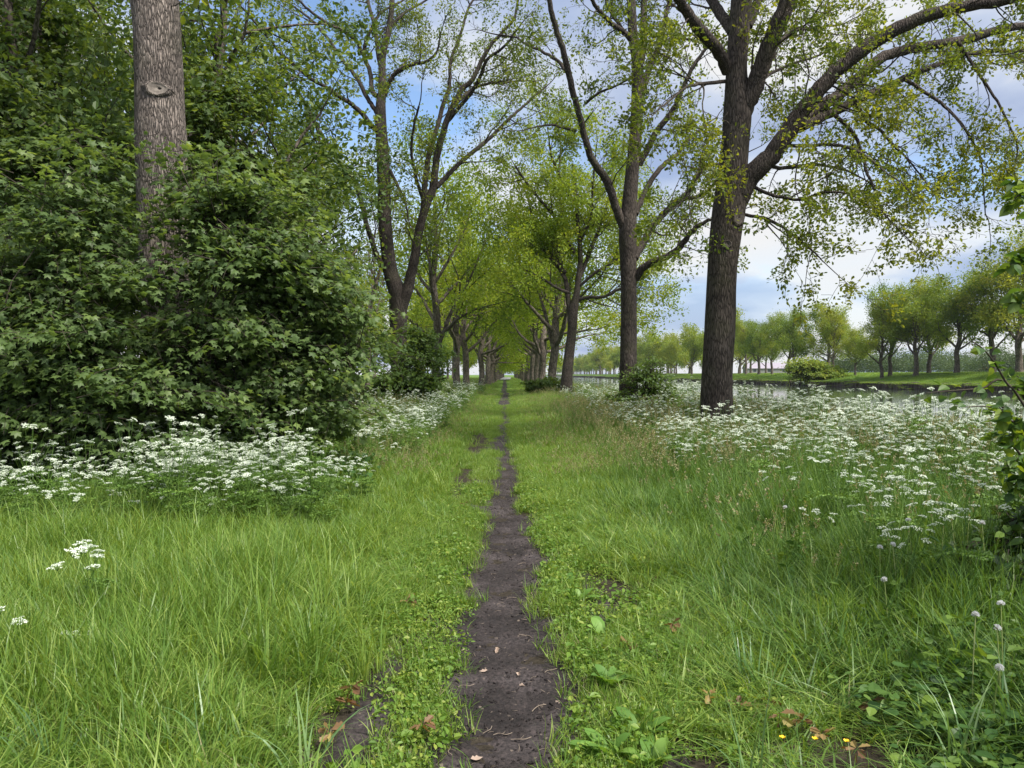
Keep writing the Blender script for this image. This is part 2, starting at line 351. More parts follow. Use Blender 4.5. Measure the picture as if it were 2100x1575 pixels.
def tubes(mb, lines, ns, mat=0, off=None):
    """lines: list of (P[n,3], R[n]); one tube for each"""
    by = {}
    for P, Rr in lines:
        by.setdefault(len(P), []).append((P, Rr))
    for n, grp in by.items():
        P = np.array([g[0] for g in grp], float); Rr = np.array([g[1] for g in grp], float)
        if off is not None: P = P - np.asarray(off)
        B = len(P)
        T = unit(np.gradient(P, axis=1))
        mean = unit(P[:, -1] - P[:, 0])
        ref = np.where(np.abs(mean[:, 2:3]) < 0.8, np.array([[0, 0, 1.0]]), np.array([[1.0, 0, 0]]))[:, None, :]
        U = unit(np.cross(T, np.broadcast_to(ref, T.shape))); W = np.cross(T, U)
        a = np.linspace(0, 2 * math.pi, ns, endpoint=False)
        ring = P[:, :, None] + Rr[:, :, None, None] * (np.cos(a)[None, None, :, None] * U[:, :, None] + np.sin(a)[None, None, :, None] * W[:, :, None])
        ii = np.arange(B * n * ns).reshape(B, n, ns)
        i2 = np.roll(ii, -1, axis=2)
        q = np.stack([ii[:, :-1], i2[:, :-1], i2[:, 1:], ii[:, 1:]], -1).reshape(-1, 4)
        mb.add(ring.reshape(-1, 3), q, mat)
def rand_perp(d):
    v = Vector((rnd.gauss(0, 1), rnd.gauss(0, 1), rnd.gauss(0, 1)))
    v -= d * v.dot(d)
    return v.normalized() if v.length > 1e-4 else Vector((1, 0, 0))
class Cfg:
    def __init__(s, **k):
        s.maxlev = 2; s.step = (0.5, 0.35, 0.22); s.wig = (0.16, 0.22, 0.3); s.trop = (0.05, 0.03, 0.0)
        s.dens = (2.2, 4.0, 0); s.ang = (0.9, 0.9, 0.9); s.ratio = (0.45, 0.40); s.minl = (0.7, 0.35); s.t0 = (0.3, 0.2)
        s.flat = 1.0; s.rr = 0.55
        for a, b in k.items(): setattr(s, a, b)
def grow(out, tips, p, d, Ln, r, lev, c):
    st = c.step[lev]
    n = max(3, int(Ln / st + 0.5)); stp = Ln / n
    P = [np.array(p)]; Rr = [r]; D = [d.copy()]
    p = Vector(p); d = d.normalized()
    for i in range(n):
        w = c.wig[lev]
        d = (d + Vector((rnd.gauss(0, w), rnd.gauss(0, w), rnd.gauss(0, w) + c.trop[lev]))).normalized()
        p = p + d * stp
        P.append(np.array(p)); D.append(d.copy()); Rr.append(max(r * (1 - 0.75 * (i + 1) / n), 0.0042))
    out[lev].append((np.array(P), np.array(Rr)))
    if lev == c.maxlev:
        for i in range(1, n + 1):
            tips.append((P[i], D[i]))
        return
    k = int(Ln * c.dens[lev] + rnd.random())
    for j in range(k):
        t = c.t0[lev] + (1 - c.t0[lev]) * rnd.random()
        i = min(n - 1, int(t * n)); f = t * n - i
        q = P[i] * (1 - f) + P[i + 1] * f
        dd = (D[i] + rand_perp(D[i]) * math.tan(min(1.35, c.ang[lev] * rnd.uniform(0.7, 1.25)))).normalized()
        if c.flat != 1.0: dd.z *= c.flat
        l2 = max(c.minl[lev], Ln * c.ratio[lev] * rnd.uniform(0.6, 1.3) * (1.2 - 0.6 * t))
        grow(out, tips, q, dd, l2, max(0.004, min(Rr[i] * c.rr, l2 * 0.022)), lev + 1, c)
    grow(out, tips, P[-1], D[-1], max(c.minl[lev], Ln * c.ratio[lev] * 0.6), Rr[-1], lev + 1, c)
OAK_V = np.array([[0, 0, 0], [.30, .16, .05], [.48, .30, .10], [.62, .20, .05], [.80, .27, .06], [1, 0, -.06], [.80, -.27, .06], [.62, -.20, .05], [.48, -.30, .10], [.30, -.16, .05]])
OAK_F = [np.array([[0, 1, 3, 5], [0, 5, 7, 9]]), np.array([[1, 2, 3], [3, 4, 5], [5, 6, 7], [7, 8, 9]])]
LEAF_V = np.array([[0, 0, 0], [.35, .27, .08], [.7, .25, .06], [1, 0, -.08], [.7, -.25, .06], [.35, -.27, .08]])
LEAF_F = [np.array([[0, 1, 2, 3], [0, 3, 4, 5]])]
def _maple():
    tips = [(0, 1.0), (52, .92), (112, .62)]; nt_ = [(26, .50), (82, .45), (150, .30)]
    pts = [(180, .26)]
    for a, r_ in reversed(nt_ and [x for p in zip(tips, nt_) for x in p]): pts.append((a, r_))
    right = [p for p in pts]
    seq = [(180, .22)] + [(-a, r_) for a, r_ in [(150, .30), (112, .62), (82, .45), (52, .92), (26, .50)]] + [(0, 1.0)] + [(a, r_) for a, r_ in [(26, .50), (52, .92), (82, .45), (112, .62), (150, .30)]]
    V = [[0.38, 0, 0.04]]
    for a, r_ in seq:
        V.append([0.38 + 0.62 * r_ * math.cos(R(a)), 0.62 * r_ * math.sin(R(a)), -0.10 * r_ * r_])
    n = len(V) - 1
    return np.array(V), [np.array([[0, 1 + i, 1 + (i + 1) % n] for i in range(n)])]
MAPLE_V, MAPLE_F = _maple()
HEART_V = np.array([[0, 0, 0], [.05, .25, .04], [.3, .42, .08], [.65, .30, .05], [1.05, 0, -.12], [.65, -.30, .05], [.3, -.42, .08], [.05, -.25, .04], [.35, 0, -.02]])
HEART_F = [np.array([[8, 0, 7], [8, 1, 0], [8, 2, 1], [8, 3, 2], [8, 4, 3], [8, 5, 4], [8, 6, 5], [8, 7, 6]])]
def leaves(mb, P, size, tmpl, mat, up=0.7, tint=None, svar=0.3, fwd=None, fw=0.8, droop=0.0, face=None):
    P = np.asarray(P, float); n = len(P)
    if n == 0: return
    TV, TF = tmpl
    nr = rng.normal(size=(n, 3)) + np.array([0, 0, up * 1.6])
    nr = unit(nr if face is None else nr + face)
    u = rng.normal(size=(n, 3))
    if fwd is not None: u = u * (1 - fw) + np.asarray(fwd) * fw
    u = u + np.array([0, 0, -droop])
    u = unit(u - nr * np.sum(u * nr, 1, keepdims=True)); v = np.cross(nr, u)
    s = size * (1 + svar * rng.uniform(-1, 1, n))
    V = P[:, None] + s[:, None, None] * (TV[None, :, 0, None] * u[:, None] + TV[None, :, 1, None] * v[:, None] + TV[None, :, 2, None] * nr[:, None])
    k = len(TV)
    base = (np.arange(n) * k)[:, None, None]
    F_ = [(base + f[None]).reshape(-1, f.shape[1]) for f in TF]
    if tint is None: tint = np.clip(rng.normal(0.5, 0.22, n), 0, 1)
    mb.add(V.reshape(-1, 3), F_, mat, np.repeat(tint, k))
def tip_leaves(mb, tips, per, spread, size, tmpl, mat, up=0.6, keep=1.0, tint_of=None, droop=0.0, rosette=0.0):
    if not tips: return
    P = np.array([t[0] for t in tips]); D = np.array([list(t[1]) for t in tips])
    if rosette:
        k = rng.random(len(P)) < rosette; P = P[k]; D = D[k]
    if keep < 1:
        # whole sprays come or go together so gaps stay open
        s = vnoise(P[:, 0] * 0.9 + P[:, 2] * .53, P[:, 1] * 0.9 + P[:, 2] * .71, 5)
        k = s < np.quantile(s, keep); P = P[k]; D = D[k]
    P = np.repeat(P, per, 0); D = np.repeat(D, per, 0)
    clump = vnoise(P[:, 0] * .7 + 9, P[:, 1] * .7 + P[:, 2] * .8, 21)
    jit = rng.normal(size=P.shape)
    P = P + jit * spread
    if rosette: D = D * .4 + jit * .6
    ti = np.clip(0.15 + 0.75 * clump + rng.normal(0, 0.13, len(P)), 0, 1) if tint_of is None else tint_of(P)
    leaves(mb, P, size, tmpl, mat, up, ti, fwd=D, fw=0.8 if rosette else 0.45, droop=droop, svar=.4)
def ring_trunk(mb, P, Rr, ns=28, mat=0, off=None, rough=0.0, seed=0, flare=0.0):
    """the main stem: smooth line, uneven girth, spreading foot"""
    P, Rr = smooth_line(P, Rr, 10)
    if off is not None: P = P - np.asarray(off)
    n = len(P); T = unit(np.gradient(P, axis=0))
    U = unit(np.cross(T, np.array([[0, 1.0, 0]]))); W = np.cross(T, U)
    a = np.linspace(0, 2 * math.pi, ns, endpoint=False)
    A, K = np.meshgrid(a, np.arange(n))
    h = P[:, 2][:, None]
    rr = Rr[:, None] * (1 + rough * (fbm(np.cos(A) * 1.7 + 5, np.sin(A) * 1.7 + h * 0.9, seed, 3) - 0.5) * 2)
    if flare:
        lob = 0.6 + 0.4 * np.cos(A * 5 + seed)
        rr = rr * (1 + flare * lob * np.exp(-np.maximum(h, 0) / 0.28))
    V = P[:, None] + rr[..., None] * (np.cos(A)[..., None] * U[:, None] + np.sin(A)[..., None] * W[:, None])
    ii = np.arange(n * ns).reshape(n, ns); i2 = np.roll(ii, -1, 1)
    mb.add(V.reshape(-1, 3), np.stack([ii[:-1], i2[:-1], i2[1:], ii[1:]], -1).reshape(-1, 4), mat)

def hero_tree(name, label, d, trunk, limbs, cfg, spawn=1.6, slen=(0.8, 2.4), per=7, spread=0.09, lsize=0.10, bark=None, leafm=None, group=None, above=None, keep=1.0, scars=(), rough=0.06, droop=0.15, cat='tree', up=0.5, rosette=0.36):
    """trunk: [(px, py, width px)], from the ground up; limbs: (points as trunk, depth gained towards the tip, spawn scale, drop of side shoots)"""
    k = d / F
    base = at(trunk[0][0], trunk[0][1], d); base.z = float(gz(base.x, base.y)) - 0.06
    off = np.array(base)
    root = empty(name, base); tag(root, label, cat, group)
    bark = bark or M_bark; leafm = leafm or M_oak
    mb = MB(); tips = []; out = [[], [], []]
    TP = [np.array(at(x, y, d)) for x, y, w in trunk]; TR = [w * k / 2 for x, y, w in trunk]
    TP[0][2] = base.z
    ring_trunk(mb, TP, TR, 32, 0, off, rough, int(d * 7), 0.35)
    for pts, dep, sp, dr in limbs:
        n = len(pts)
        LP = []; LR = []
        acc = 0
        seg = [0] + [math.hypot(pts[i + 1][0] - pts[i][0], pts[i + 1][1] - pts[i][1]) for i in range(n - 1)]
        tot = sum(seg)
        for i, (x, y, w) in enumerate(pts):
            acc += seg[i]
            t = acc / tot
            q = at(x, y, d + dep * t)
            LP.append(np.array(q)); LR.append(w * k / 2)
        P, Rr = smooth_line(LP, LR, 5)
        P[2:] += rng.normal(size=P[2:].shape) * np.minimum(0.012, Rr[2:, None] * 0.2)
        tubes(mb, [(P, Rr)], 12 if Rr[0] > 0.05 else 7, 0, off)
        ln = np.linalg.norm(np.diff(P, axis=0), axis=1).sum()
        D = unit(np.gradient(P, axis=0))
        for j in range(int(ln * spawn * sp + rnd.random())):
            t = rnd.uniform(0.16, 1.0); i = min(len(P) - 1, int(t * (len(P) - 1)))
            dv = Vector(D[i])
            dd = (dv * 0.7 + rand_perp(dv) * rnd.uniform(0.6, 1.3) + Vector((0, 0, dr))).normalized()
            l2 = rnd.uniform(*slen) * (1.15 - 0.5 * t)
            grow(out, tips, P[i], dd, l2, min(Rr[i] * 0.5, 0.012 * l2 + 0.004), 0, cfg)
        grow(out, tips, P[-1], Vector(D[-1]), rnd.uniform(*slen) * 0.8, min(Rr[-1], 0.03), 0, cfg)
    if above:
        # the crown that goes on above the picture
        nlimb, ln, el = above
        top = TP[-1]
        for j in range(nlimb):
            az = 2 * math.pi * (j + rnd.random() * .6) / nlimb; e = R(rnd.uniform(*el))
            dv = Vector((math.cos(az) * math.cos(e), math.sin(az) * math.cos(e), math.sin(e)))
            c2 = Cfg(step=(0.6, 0.4, 0.3), dens=(1.0, 1.6, 0), ratio=(0.5, 0.4), minl=(0.9, 0.45), trop=(0.04, 0.02, 0))
            grow(out, tips, top, dv, ln * rnd.uniform(0.8, 1.2), TR[-1] * 0.55, 0, c2)
    tubes(mb, out[0], 6, 0, off)
    link('trunk', mb.mesh(name + '_trunk', [bark], True), root)
    for (sx, sy, sw, sh) in scars:
        s = at(sx, sy, d); rad = np.interp(sy, [t[1] for t in trunk][::-1], [t[2] for t in trunk][::-1]) * k / 2
        cxp = np.interp(sy, [t[1] for t in trunk][::-1], [t[0] for t in trunk][::-1])
        th = math.asin(max(-.85, min(.85, (sx - cxp) * k / rad))) ; ct = at(cxp, sy, d); va = math.atan2(ct.x, ct.y)
        ang = th - va                      # turn about the trunk, 0 = straight at the camera's side
        o_ = link('branch_scar', scar_mesh(sw * k / 2, sh * k / 2, bark is M_bark), root, (ct.x - base.x + rad * .98 * math.sin(ang), -rad * .98 * math.cos(ang), s.z - base.z))
        o_.rotation_euler = (0, 0, ang)
    mc = MB()
    tubes(mc, out[1], 4, 1, off); tubes(mc, out[2], 3, 1, off)
    tips2 = [(t[0] - off, t[1]) for t in tips]
    tip_leaves(mc, tips2, per, spread, lsize, (OAK_V, OAK_F), 0, up, keep, droop=droop, rosette=rosette)
    link('crown', mc.mesh(name + '_crown', [leafm, M_twig]), root)
    return root
def scar_mesh(rx, rz, dark=False):
    """healed cut of a sawn-off limb: a raised collar round a pale face with a rotten hole"""
    mb = MB()
    a = np.linspace(0, 2 * math.pi, 28, endpoint=False)
    prof = [(1.75, 0.06), (1.4, -0.012), (1.1, -0.034), (0.94, -0.022), (0.55, -0.018), (0.2, -0.016), (0.12, 0.02)]
    V = []
    for k, (r_, y) in enumerate(prof):
        w = 1 + 0.06 * np.sin(a * 3 + 1) + 0.04 * np.sin(a * 7)
        cx = 0.25 * rx if k >= 5 else 0
        V.append(np.stack([cx + r_ * rx * w * np.cos(a), np.full(28, y), r_ * rz * w * np.sin(a)], -1))
    V = np.concatenate(V); n = 28
    q = []
    for k in range(len(prof) - 1):
        for i in range(n):
            q.append([k * n + i, k * n + (i + 1) % n, (k + 1) * n + (i + 1) % n, (k + 1) * n + i])
    q = np.array(q)
    mb.add(V, [q[:2 * n]], 0)
    mb2 = MB(); mb2.add(V, [q[:2 * n]], 0)
    m = MB(); m.add(V, [q[:2 * n]], 0); m.L.append(q[2 * n:5 * n].ravel()); m.S.append(np.full(3 * n, 4, np.int32)); m.M.append(np.full(3 * n, 1, np.int32))
    m.L.append(q[5 * n:].ravel()); m.S.append(np.full(len(q) - 5 * n, 4, np.int32)); m.M.append(np.full(len(q) - 5 * n, 2, np.int32))
    m.L.append(np.arange(6 * n, 7 * n)); m.S.append(np.array([n], np.int32)); m.M.append(np.array([2], np.int32))
    return m.mesh('branch_scar', [M_bark if dark else M_bark_l, M_scar_d if dark else M_scar, M_twig], True)
M_scar_d = plain_mat('weathered_knot', (0.05, 0.042, 0.036), 0.9, col2=(0.13, 0.112, 0.098), scale=22, bump=0.6)
M_scar = plain_mat('cut_wood', (0.12, 0.10, 0.085), 0.85, col2=(0.27, 0.235, 0.20), scale=18, bump=0.5)

# ------------------------------------------------------------------ the near oaks, each with its own limbs
C_near = Cfg(step=(0.22, 0.16, 0.10), wig=(0.16, 0.2, 0.26), trop=(0.0, 0.0, 0.0), dens=(3.0, 3.6, 0), ratio=(0.42, 0.5), minl=(0.45, 0.22), ang=(0.85, 0.85, 0.8))
R1 = dict(trunk=[(1470, 905, 72), (1469, 850, 67), (1470, 780, 63), (1475, 680, 61), (1480, 560, 60), (1486, 490, 64), (1494, 430, 66), (1500, 360, 60), (1506, 290, 56), (1510, 225, 56), (1508, 150, 42), (1512, 80, 42), (1518, 0, 42), (1522, -90, 38), (1520, -220, 32)],
  limbs=[
  ([(1505, 420, 50), (1535, 365, 44), (1580, 320, 38), (1620, 265, 36), (1655, 215, 32), (1700, 160, 30), (1760, 110, 28), (1840, 60, 26), (1940, 25, 22), (2060, 5, 18), (2200, -20, 14)], -2.0, 1.3, -0.10),
  ([(1625, 262, 30), (1670, 225, 26), (1715, 200, 25), (1760, 160, 22), (1810, 118, 22), (1880, 100, 20), (1960, 88, 19), (2050, 65, 17), (2180, 40, 12)], 1.5, 1.3, -0.35),
  ([(1640, 260, 24), (1700, 235, 20), (1770, 200, 17), (1850, 165, 14), (1920, 135, 11), (2000, 110, 9), (2090, 108, 6), (2160, 100, 4)], 2.5, 1.1, -0.35),
  ([(1520, 235, 40), (1545, 180, 36), (1570, 110, 35), (1595, 50, 33), (1620, -10, 30), (1660, -110, 24), (1690, -230, 16)], -1.5, 0.55, 0.1),
  ([(1490, 150, 24), (1470, 105, 24), (1430, 60, 23), (1405, 25, 20), (1375, -20, 18), (1320, -110, 12)], -2.5, 0.7, -0.1),
  ([(1500, 70, 22), (1478, 35, 22), (1455, 0, 20), (1420, -80, 15), (1390, -190, 10)], 2.5, 0.5, 0.0),
  ([(1530, 60, 20), (1550, 10, 18), (1575, -70, 14), (1590, -180, 9)], 2.2, 0.5, 0.0),
  ([(1705, 235, 9), (1740, 268, 8), (1755, 290, 7), (1768, 325, 7), (1775, 355, 6), (1790, 385, 5), (1805, 430, 4), (1830, 460, 3), (1860, 490, 2)], -1.0, 1.3, -0.3),
  ([(1750, 205, 9), (1772, 250, 8), (1800, 268, 7), (1830, 300, 6), (1860, 330, 4), (1900, 380, 3)], 1.0, 1.5, -0.3),
  ([(1850, 165, 8), (1905, 200, 7), (1950, 235, 6), (1990, 290, 5), (2010, 340, 4), (2015, 400, 3)], 0.5, 1.3, -0.4),
  ([(1960, 90, 8), (2000, 150, 6), (2040, 210, 5), (2070, 270, 4)], -0.6, 1.3, -0.4),
  ([(1520, 440, 7), (1565, 448, 7), (1600, 465, 6), (1635, 490, 5), (1665, 515, 4), (1690, 540, 2)], -1.3, 1.6, -0.15),
  ([(1535, 380, 8), (1580, 400, 7), (1640, 410, 6), (1690, 395, 5), (1740, 400, 3), (1790, 430, 2)], -2.0, 0.95, -0.25),
  ([(1550, 340, 9), (1610, 345, 8), (1670, 340, 7), (1730, 350, 5), (1780, 375, 3)], 2.4, 0.9, -0.3),
  ([(1600, 300, 8), (1660, 300, 7), (1720, 300, 6), (1770, 320, 5), (1820, 360, 3)], -2.6, 0.85, -0.3),
  ([(1530, 200, 8), (1570, 160, 7), (1620, 135, 6), (1680, 115, 4), (1720, 90, 3)], 2.0, 1.3, 0.0),
  ([(1560, 150, 8), (1610, 75, 7), (1660, 62, 6), (1720, 55, 4)], 2.2, 1.3, 0.0),
  ([(1480, 345, 9), (1455, 338, 8), (1435, 355, 7), (1420, 385, 5), (1400, 410, 4)], -1.8, 1.6, -0.1),
  ([(1485, 170, 8), (1430, 175, 7), (1400, 185, 5), (1360, 220, 4)], -2.2, 1.5, -0.1),
  ])
hero_tree('oak_tree', 'big oak right of the path, dark furrowed trunk, long limb reaching over the canal', 17.0, cfg=C_near, spawn=2.0, slen=(0.6, 2.1), per=14, spread=0.066, lsize=0.080, above=(5, 4.5, (25, 70)), scars=[(1512, 452, 22, 26), (1490, 507, 13, 13)], up=0.3, **R1)

C_mid = Cfg(step=(0.32, 0.22, 0.16), wig=(0.15, 0.2, 0.26), trop=(0.03, 0.0, 0.0), dens=(2.1, 2.7, 0), ratio=(0.42, 0.5), minl=(0.55, 0.3), ang=(0.8, 0.85, 0.8))
R2 = dict(trunk=[(1288, 862, 40), (1288, 800, 36), (1289, 700, 33), (1289, 600, 32), (1288, 530, 34), (1287, 480, 36), (1290, 420, 31), (1297, 340, 27), (1303, 270, 25), (1306, 200, 24), (1306, 130, 24), (1297, 80, 20), (1293, 0, 17), (1290, -120, 13)],
  limbs=[
  ([(1280, 470, 20), (1262, 425, 17), (1248, 380, 17), (1228, 350, 15), (1212, 325, 14), (1198, 280, 13), (1185, 230, 12), (1175, 195, 12), (1167, 160, 12), (1152, 100, 11), (1138, 55, 10), (1125, 0, 9), (1110, -80, 6)], -3.0, 0.9, 0.0),
  ([(1160, 150, 8), (1145, 130, 7), (1110, 108, 6), (1080, 95, 5), (1055, 80, 4), (1020, 75, 3)], 2.0, 1.1, -0.1),
  ([(1300, 530, 18), (1318, 500, 15), (1335, 470, 14), (1355, 445, 13), (1378, 422, 12), (1405, 400, 11), (1425, 365, 9), (1440, 335, 7), (1452, 320, 5), (1470, 300, 4)], 3.0, 1.0, -0.05),
  ([(1378, 420, 9), (1405, 410, 8), (1440, 400, 7), (1465, 375, 5), (1490, 350, 4)], -1.5, 1.0, -0.05),
  ([(1302, 572, 18), (1318, 550, 15), (1345, 535, 14), (1375, 522, 13), (1400, 500, 12), (1418, 475, 10), (1440, 458, 8), (1462, 450, 5), (1500, 440, 3)], -2.0, 1.0, -0.1),
  ([(1302, 440, 14), (1315, 410, 11), (1335, 370, 11), (1365, 335, 10), (1385, 320, 8), (1415, 285, 7), (1450, 255, 5)], 2.6, 1.0, 0.0),
  ([(1310, 340, 14), (1325, 310, 12), (1350, 265, 12), (1380, 225, 11), (1400, 180, 9), (1420, 140, 8), (1445, 105, 6), (1475, 85, 4)], -1.0, 1.0, 0.0),
  ([(1313, 200, 16), (1325, 160, 13), (1340, 120, 12), (1355, 80, 11), (1365, 30, 9), (1380, -40, 7)], 1.0, 0.9, 0.05),
  ([(1312, 130, 18), (1318, 80, 15), (1320, 0, 13), (1326, -100, 9)], 1.5, 0.9, 0.1),
  ([(1297, 88, 12), (1282, 72, 11), (1262, 58, 10), (1240, 40, 9), (1222, 20, 8), (1200, -15, 6)], -1.6, 1.0, 0.0),
  ([(1290, 85, 9), (1265, 50, 8), (1245, 15, 7), (1235, -30, 5)], 1.6, 1.0, 0.0),
  ([(1360, 90, 8), (1385, 80, 7), (1410, 85, 5), (1440, 92, 4)], 1.2, 1.2, 0.0),
  ([(1180, 270, 7), (1150, 262, 6), (1128, 258, 4), (1100, 262, 3)], -1.5, 1.4, -0.1),
  ([(1200, 215, 6), (1225, 195, 5), (1260, 180, 4), (1290, 165, 3)], -2.0, 1.4, 0.0),
  ])
hero_tree('oak_tree', 'oak just left of the big right oak, small shrub round its foot', 27.0, cfg=C_mid, spawn=1.4, slen=(0.8, 2.5), per=13, spread=0.085, lsize=0.099, above=(4, 4.0, (35, 75)), keep=0.92, up=0.35, **R2)

L2 = dict(trunk=[(830, 842, 44), (822, 780, 38), (817, 700, 34), (817, 640, 36), (815, 600, 36), (803, 565, 30), (796, 520, 28), (790, 450, 27), (788, 390, 27), (786, 320, 26), (782, 260, 24), (782, 215, 20), (785, 190, 17), (786, 120, 14), (800, 60, 12), (806, 0, 10), (810, -90, 8)],
  limbs=[
  ([(800, 560, 16), (785, 545, 12), (772, 520, 11), (757, 475, 10), (745, 430, 10), (731, 380, 10), (715, 355, 9), (700, 338, 9), (682, 312, 8), (662, 280, 8), (645, 255, 8), (632, 220, 7), (612, 190, 6), (590, 150, 4), (560, 120, 3)], -3.0, 0.8, 0.0),
  ([(782, 275, 13), (765, 262, 11), (748, 240, 10), (725, 218, 9), (700, 202, 9), (670, 182, 8), (640, 165, 7), (610, 140, 7), (580, 115, 6), (560, 90, 5), (530, 55, 4), (500, 20, 3)], -4.0, 1.1, 0.0),
  ([(775, 235, 10), (762, 215, 9), (750, 195, 9), (735, 165, 8), (715, 140, 8), (700, 120, 7), (680, 90, 6), (655, 60, 6), (635, 40, 5), (600, 15, 4), (560, -10, 3)], 3.0, 1.0, 0.0),
  ([(775, 200, 11), (765, 190, 10), (760, 150, 9), (748, 115, 9), (755, 80, 8), (765, 60, 7), (775, 40, 6), (790, 25, 5), (830, 5, 4)], 2.0, 0.9, 0.0),
  ([(745, 115, 8), (730, 85, 7), (700, 65, 7), (670, 50, 6), (640, 28, 5), (615, 5, 4)], -1.5, 1.0, 0.0),
  ([(788, 200, 12), (797, 178, 10), (810, 155, 9), (830, 142, 8), (850, 135, 7), (875, 130, 6), (895, 112, 5), (902, 90, 4)], -1.0, 1.0, 0.0),
  ([(800, 62, 7), (815, 45, 6), (840, 25, 5), (870, 8, 4), (900, -10, 3)], 1.6, 1.0, 0.0),
  ([(790, 180, 10), (778, 120, 9), (770, 60, 8), (755, 0, 7), (745, -60, 5)], 2.5, 0.9, 0.05),
  ([(818, 640, 30), (830, 612, 25), (840, 580, 22), (848, 545, 20), (855, 500, 18), (866, 450, 17), (876, 420, 16), (890, 380, 15), (895, 330, 14), (905, 290, 13), (920, 240, 12), (945, 190, 11), (970, 165, 9), (1000, 105, 8), (1030, 70, 6), (1055, 40, 5), (1065, -10, 4)], -2.0, 0.8, 0.05),
  ([(862, 470, 14), (868, 430, 12), (872, 380, 12), (880, 320, 11), (895, 270, 10), (910, 215, 9), (922, 180, 8), (925, 130, 7), (945, 75, 6), (960, 25, 5), (985, -20, 4)], 1.5, 0.9, 0.05),
  ([(895, 385, 11), (920, 360, 10), (945, 335, 9), (975, 310, 9), (1005, 285, 8), (1035, 255, 7), (1060, 232, 6), (1090, 205, 5), (1120, 180, 4)], 2.5, 1.0, -0.02),
  ([(915, 255, 9), (940, 225, 8), (965, 195, 8), (985, 160, 7), (1000, 125, 6), (1035, 98, 5), (1060, 65, 4)], -2.5, 1.0, 0.0),
  ([(935, 215, 8), (970, 185, 7), (1000, 175, 6), (1035, 172, 5), (1075, 168, 3)], 2.2, 1.0, -0.05),
  ([(868, 410, 8), (855, 370, 7), (845, 320, 6), (848, 270, 5), (860, 220, 4)], -2.0, 1.0, 0.0),
  ([(800, 350, 8), (815, 380, 6), (830, 410, 5), (838, 450, 3)], -1.0, 1.0, -0.2),
  ])
hero_tree('oak_tree', 'oak forking low into two spreading stems, dark bush swallowing its foot', 34.0, cfg=C_mid, spawn=1.45, slen=(0.9, 3.2), per=13, spread=0.10, lsize=0.104, above=(4, 4.5, (35, 75)), keep=0.92, up=0.35, **L2)

L1 = dict(trunk=[(352, 930, 104), (350, 860, 97), (345, 760, 92), (340, 600, 93), (336, 450, 95), (333, 300, 99), (331, 240, 95), (329, 150, 92), (326, 60, 90), (320, -20, 91), (316, -150, 86), (314, -300, 80), (318, -450, 72)],
  limbs=[
  ([(325, 30, 6), (345, 22, 4), (365, 14, 3), (390, 0, 2)], -0.3, 0.0, 0.1),
  ([(318, -260, 40), (250, -380, 30), (170, -470, 22), (60, -560, 14)], -2.0, 0.8, 0.0),
  ([(318, -230, 36), (400, -330, 28), (520, -400, 20), (640, -460, 12)], 2.5, 0.8, 0.0),
  ])
hero_tree('oak_tree', 'straight thick oak trunk rising out of the maple shrub, sawn limb scar facing the path', 11.4, cfg=C_mid, spawn=0.9, slen=(1.0, 2.6), per=4, spread=0.12, lsize=0.12, bark=M_bark_l, above=(6, 5.0, (20, 65)), scars=[(326, 201, 34, 22)], rough=0.035, up=0.35, **L1)

R3 = dict(trunk=[(1160, 800, 27), (1163, 770, 23), (1168, 720, 20), (1173, 680, 19), (1175, 640, 20), (1183, 600, 13), (1186, 570, 12), (1190, 530, 10), (1185, 460, 8), (1180, 400, 7), (1175, 340, 5)],
  limbs=[
  ([(1172, 655, 14), (1166, 620, 11), (1163, 590, 10), (1158, 570, 9), (1148, 545, 8), (1140, 500, 7), (1150, 440, 6), (1145, 370, 5), (1150, 310, 4)], 2.0, 1.2, 0.05),
  ([(1186, 615, 8), (1205, 610, 7), (1240, 608, 6), (1275, 590, 5), (1300, 580, 3)], -2.0, 1.6, -0.05),
  ([(1188, 570, 9), (1205, 530, 7), (1225, 480, 6), (1245, 420, 5), (1255, 360, 4)], 2.0, 1.4, 0.0),
  ([(1185, 590, 7), (1220, 560, 6), (1255, 540, 5), (1290, 510, 4), (1320, 500, 3)], -1.5, 1.6, -0.1),
  ([(1165, 600, 7), (1140, 590, 6), (1110, 570, 5), (1080, 555, 4)], -1.5, 1.6, -0.05),
  ([(1178, 520, 7), (1140, 450, 6), (1090, 390, 5), (1055, 340, 4)], -1.0, 1.6, 0.0),
  ([(1160, 560, 7), (1110, 510, 6), (1065, 480, 5), (1030, 470, 4)], 1.5, 1.6, 0.0),
  ([(1160, 575, 7), (1130, 520, 6), (1100, 470, 5), (1085, 420, 4)], 1.5, 1.5, 0.0),
  ([(1188, 500, 6), (1210, 450, 5), (1215, 390, 4), (1220, 320, 3)], -2.0, 1.5, 0.0),
  ([(1178, 420, 6), (1150, 370, 5), (1130, 320, 4), (1125, 280, 3)], -2.0, 1.5, 0.0),
  ([(1180, 480, 6), (1240, 450, 5), (1290, 440, 4), (1330, 430, 3)], 2.0, 1.6, -0.05),
  ])
C_lush = Cfg(step=(0.5, 0.36, 0.26), wig=(0.15, 0.2, 0.26), trop=(0.03, 0.0, 0.0), dens=(1.6, 2.0, 0), ratio=(0.45, 0.5), minl=(0.8, 0.45), ang=(0.8, 0.85, 0.8))
hero_tree('oak_tree', 'slim oak with forked leaning stem and lime green crown, second from the canal gap', 52.0, cfg=C_lush, rosette=.62, spawn=1.2, slen=(1.4, 4.2), per=13, spread=0.22, lsize=0.165, leafm=M_oak_f, up=0.35, **R3)

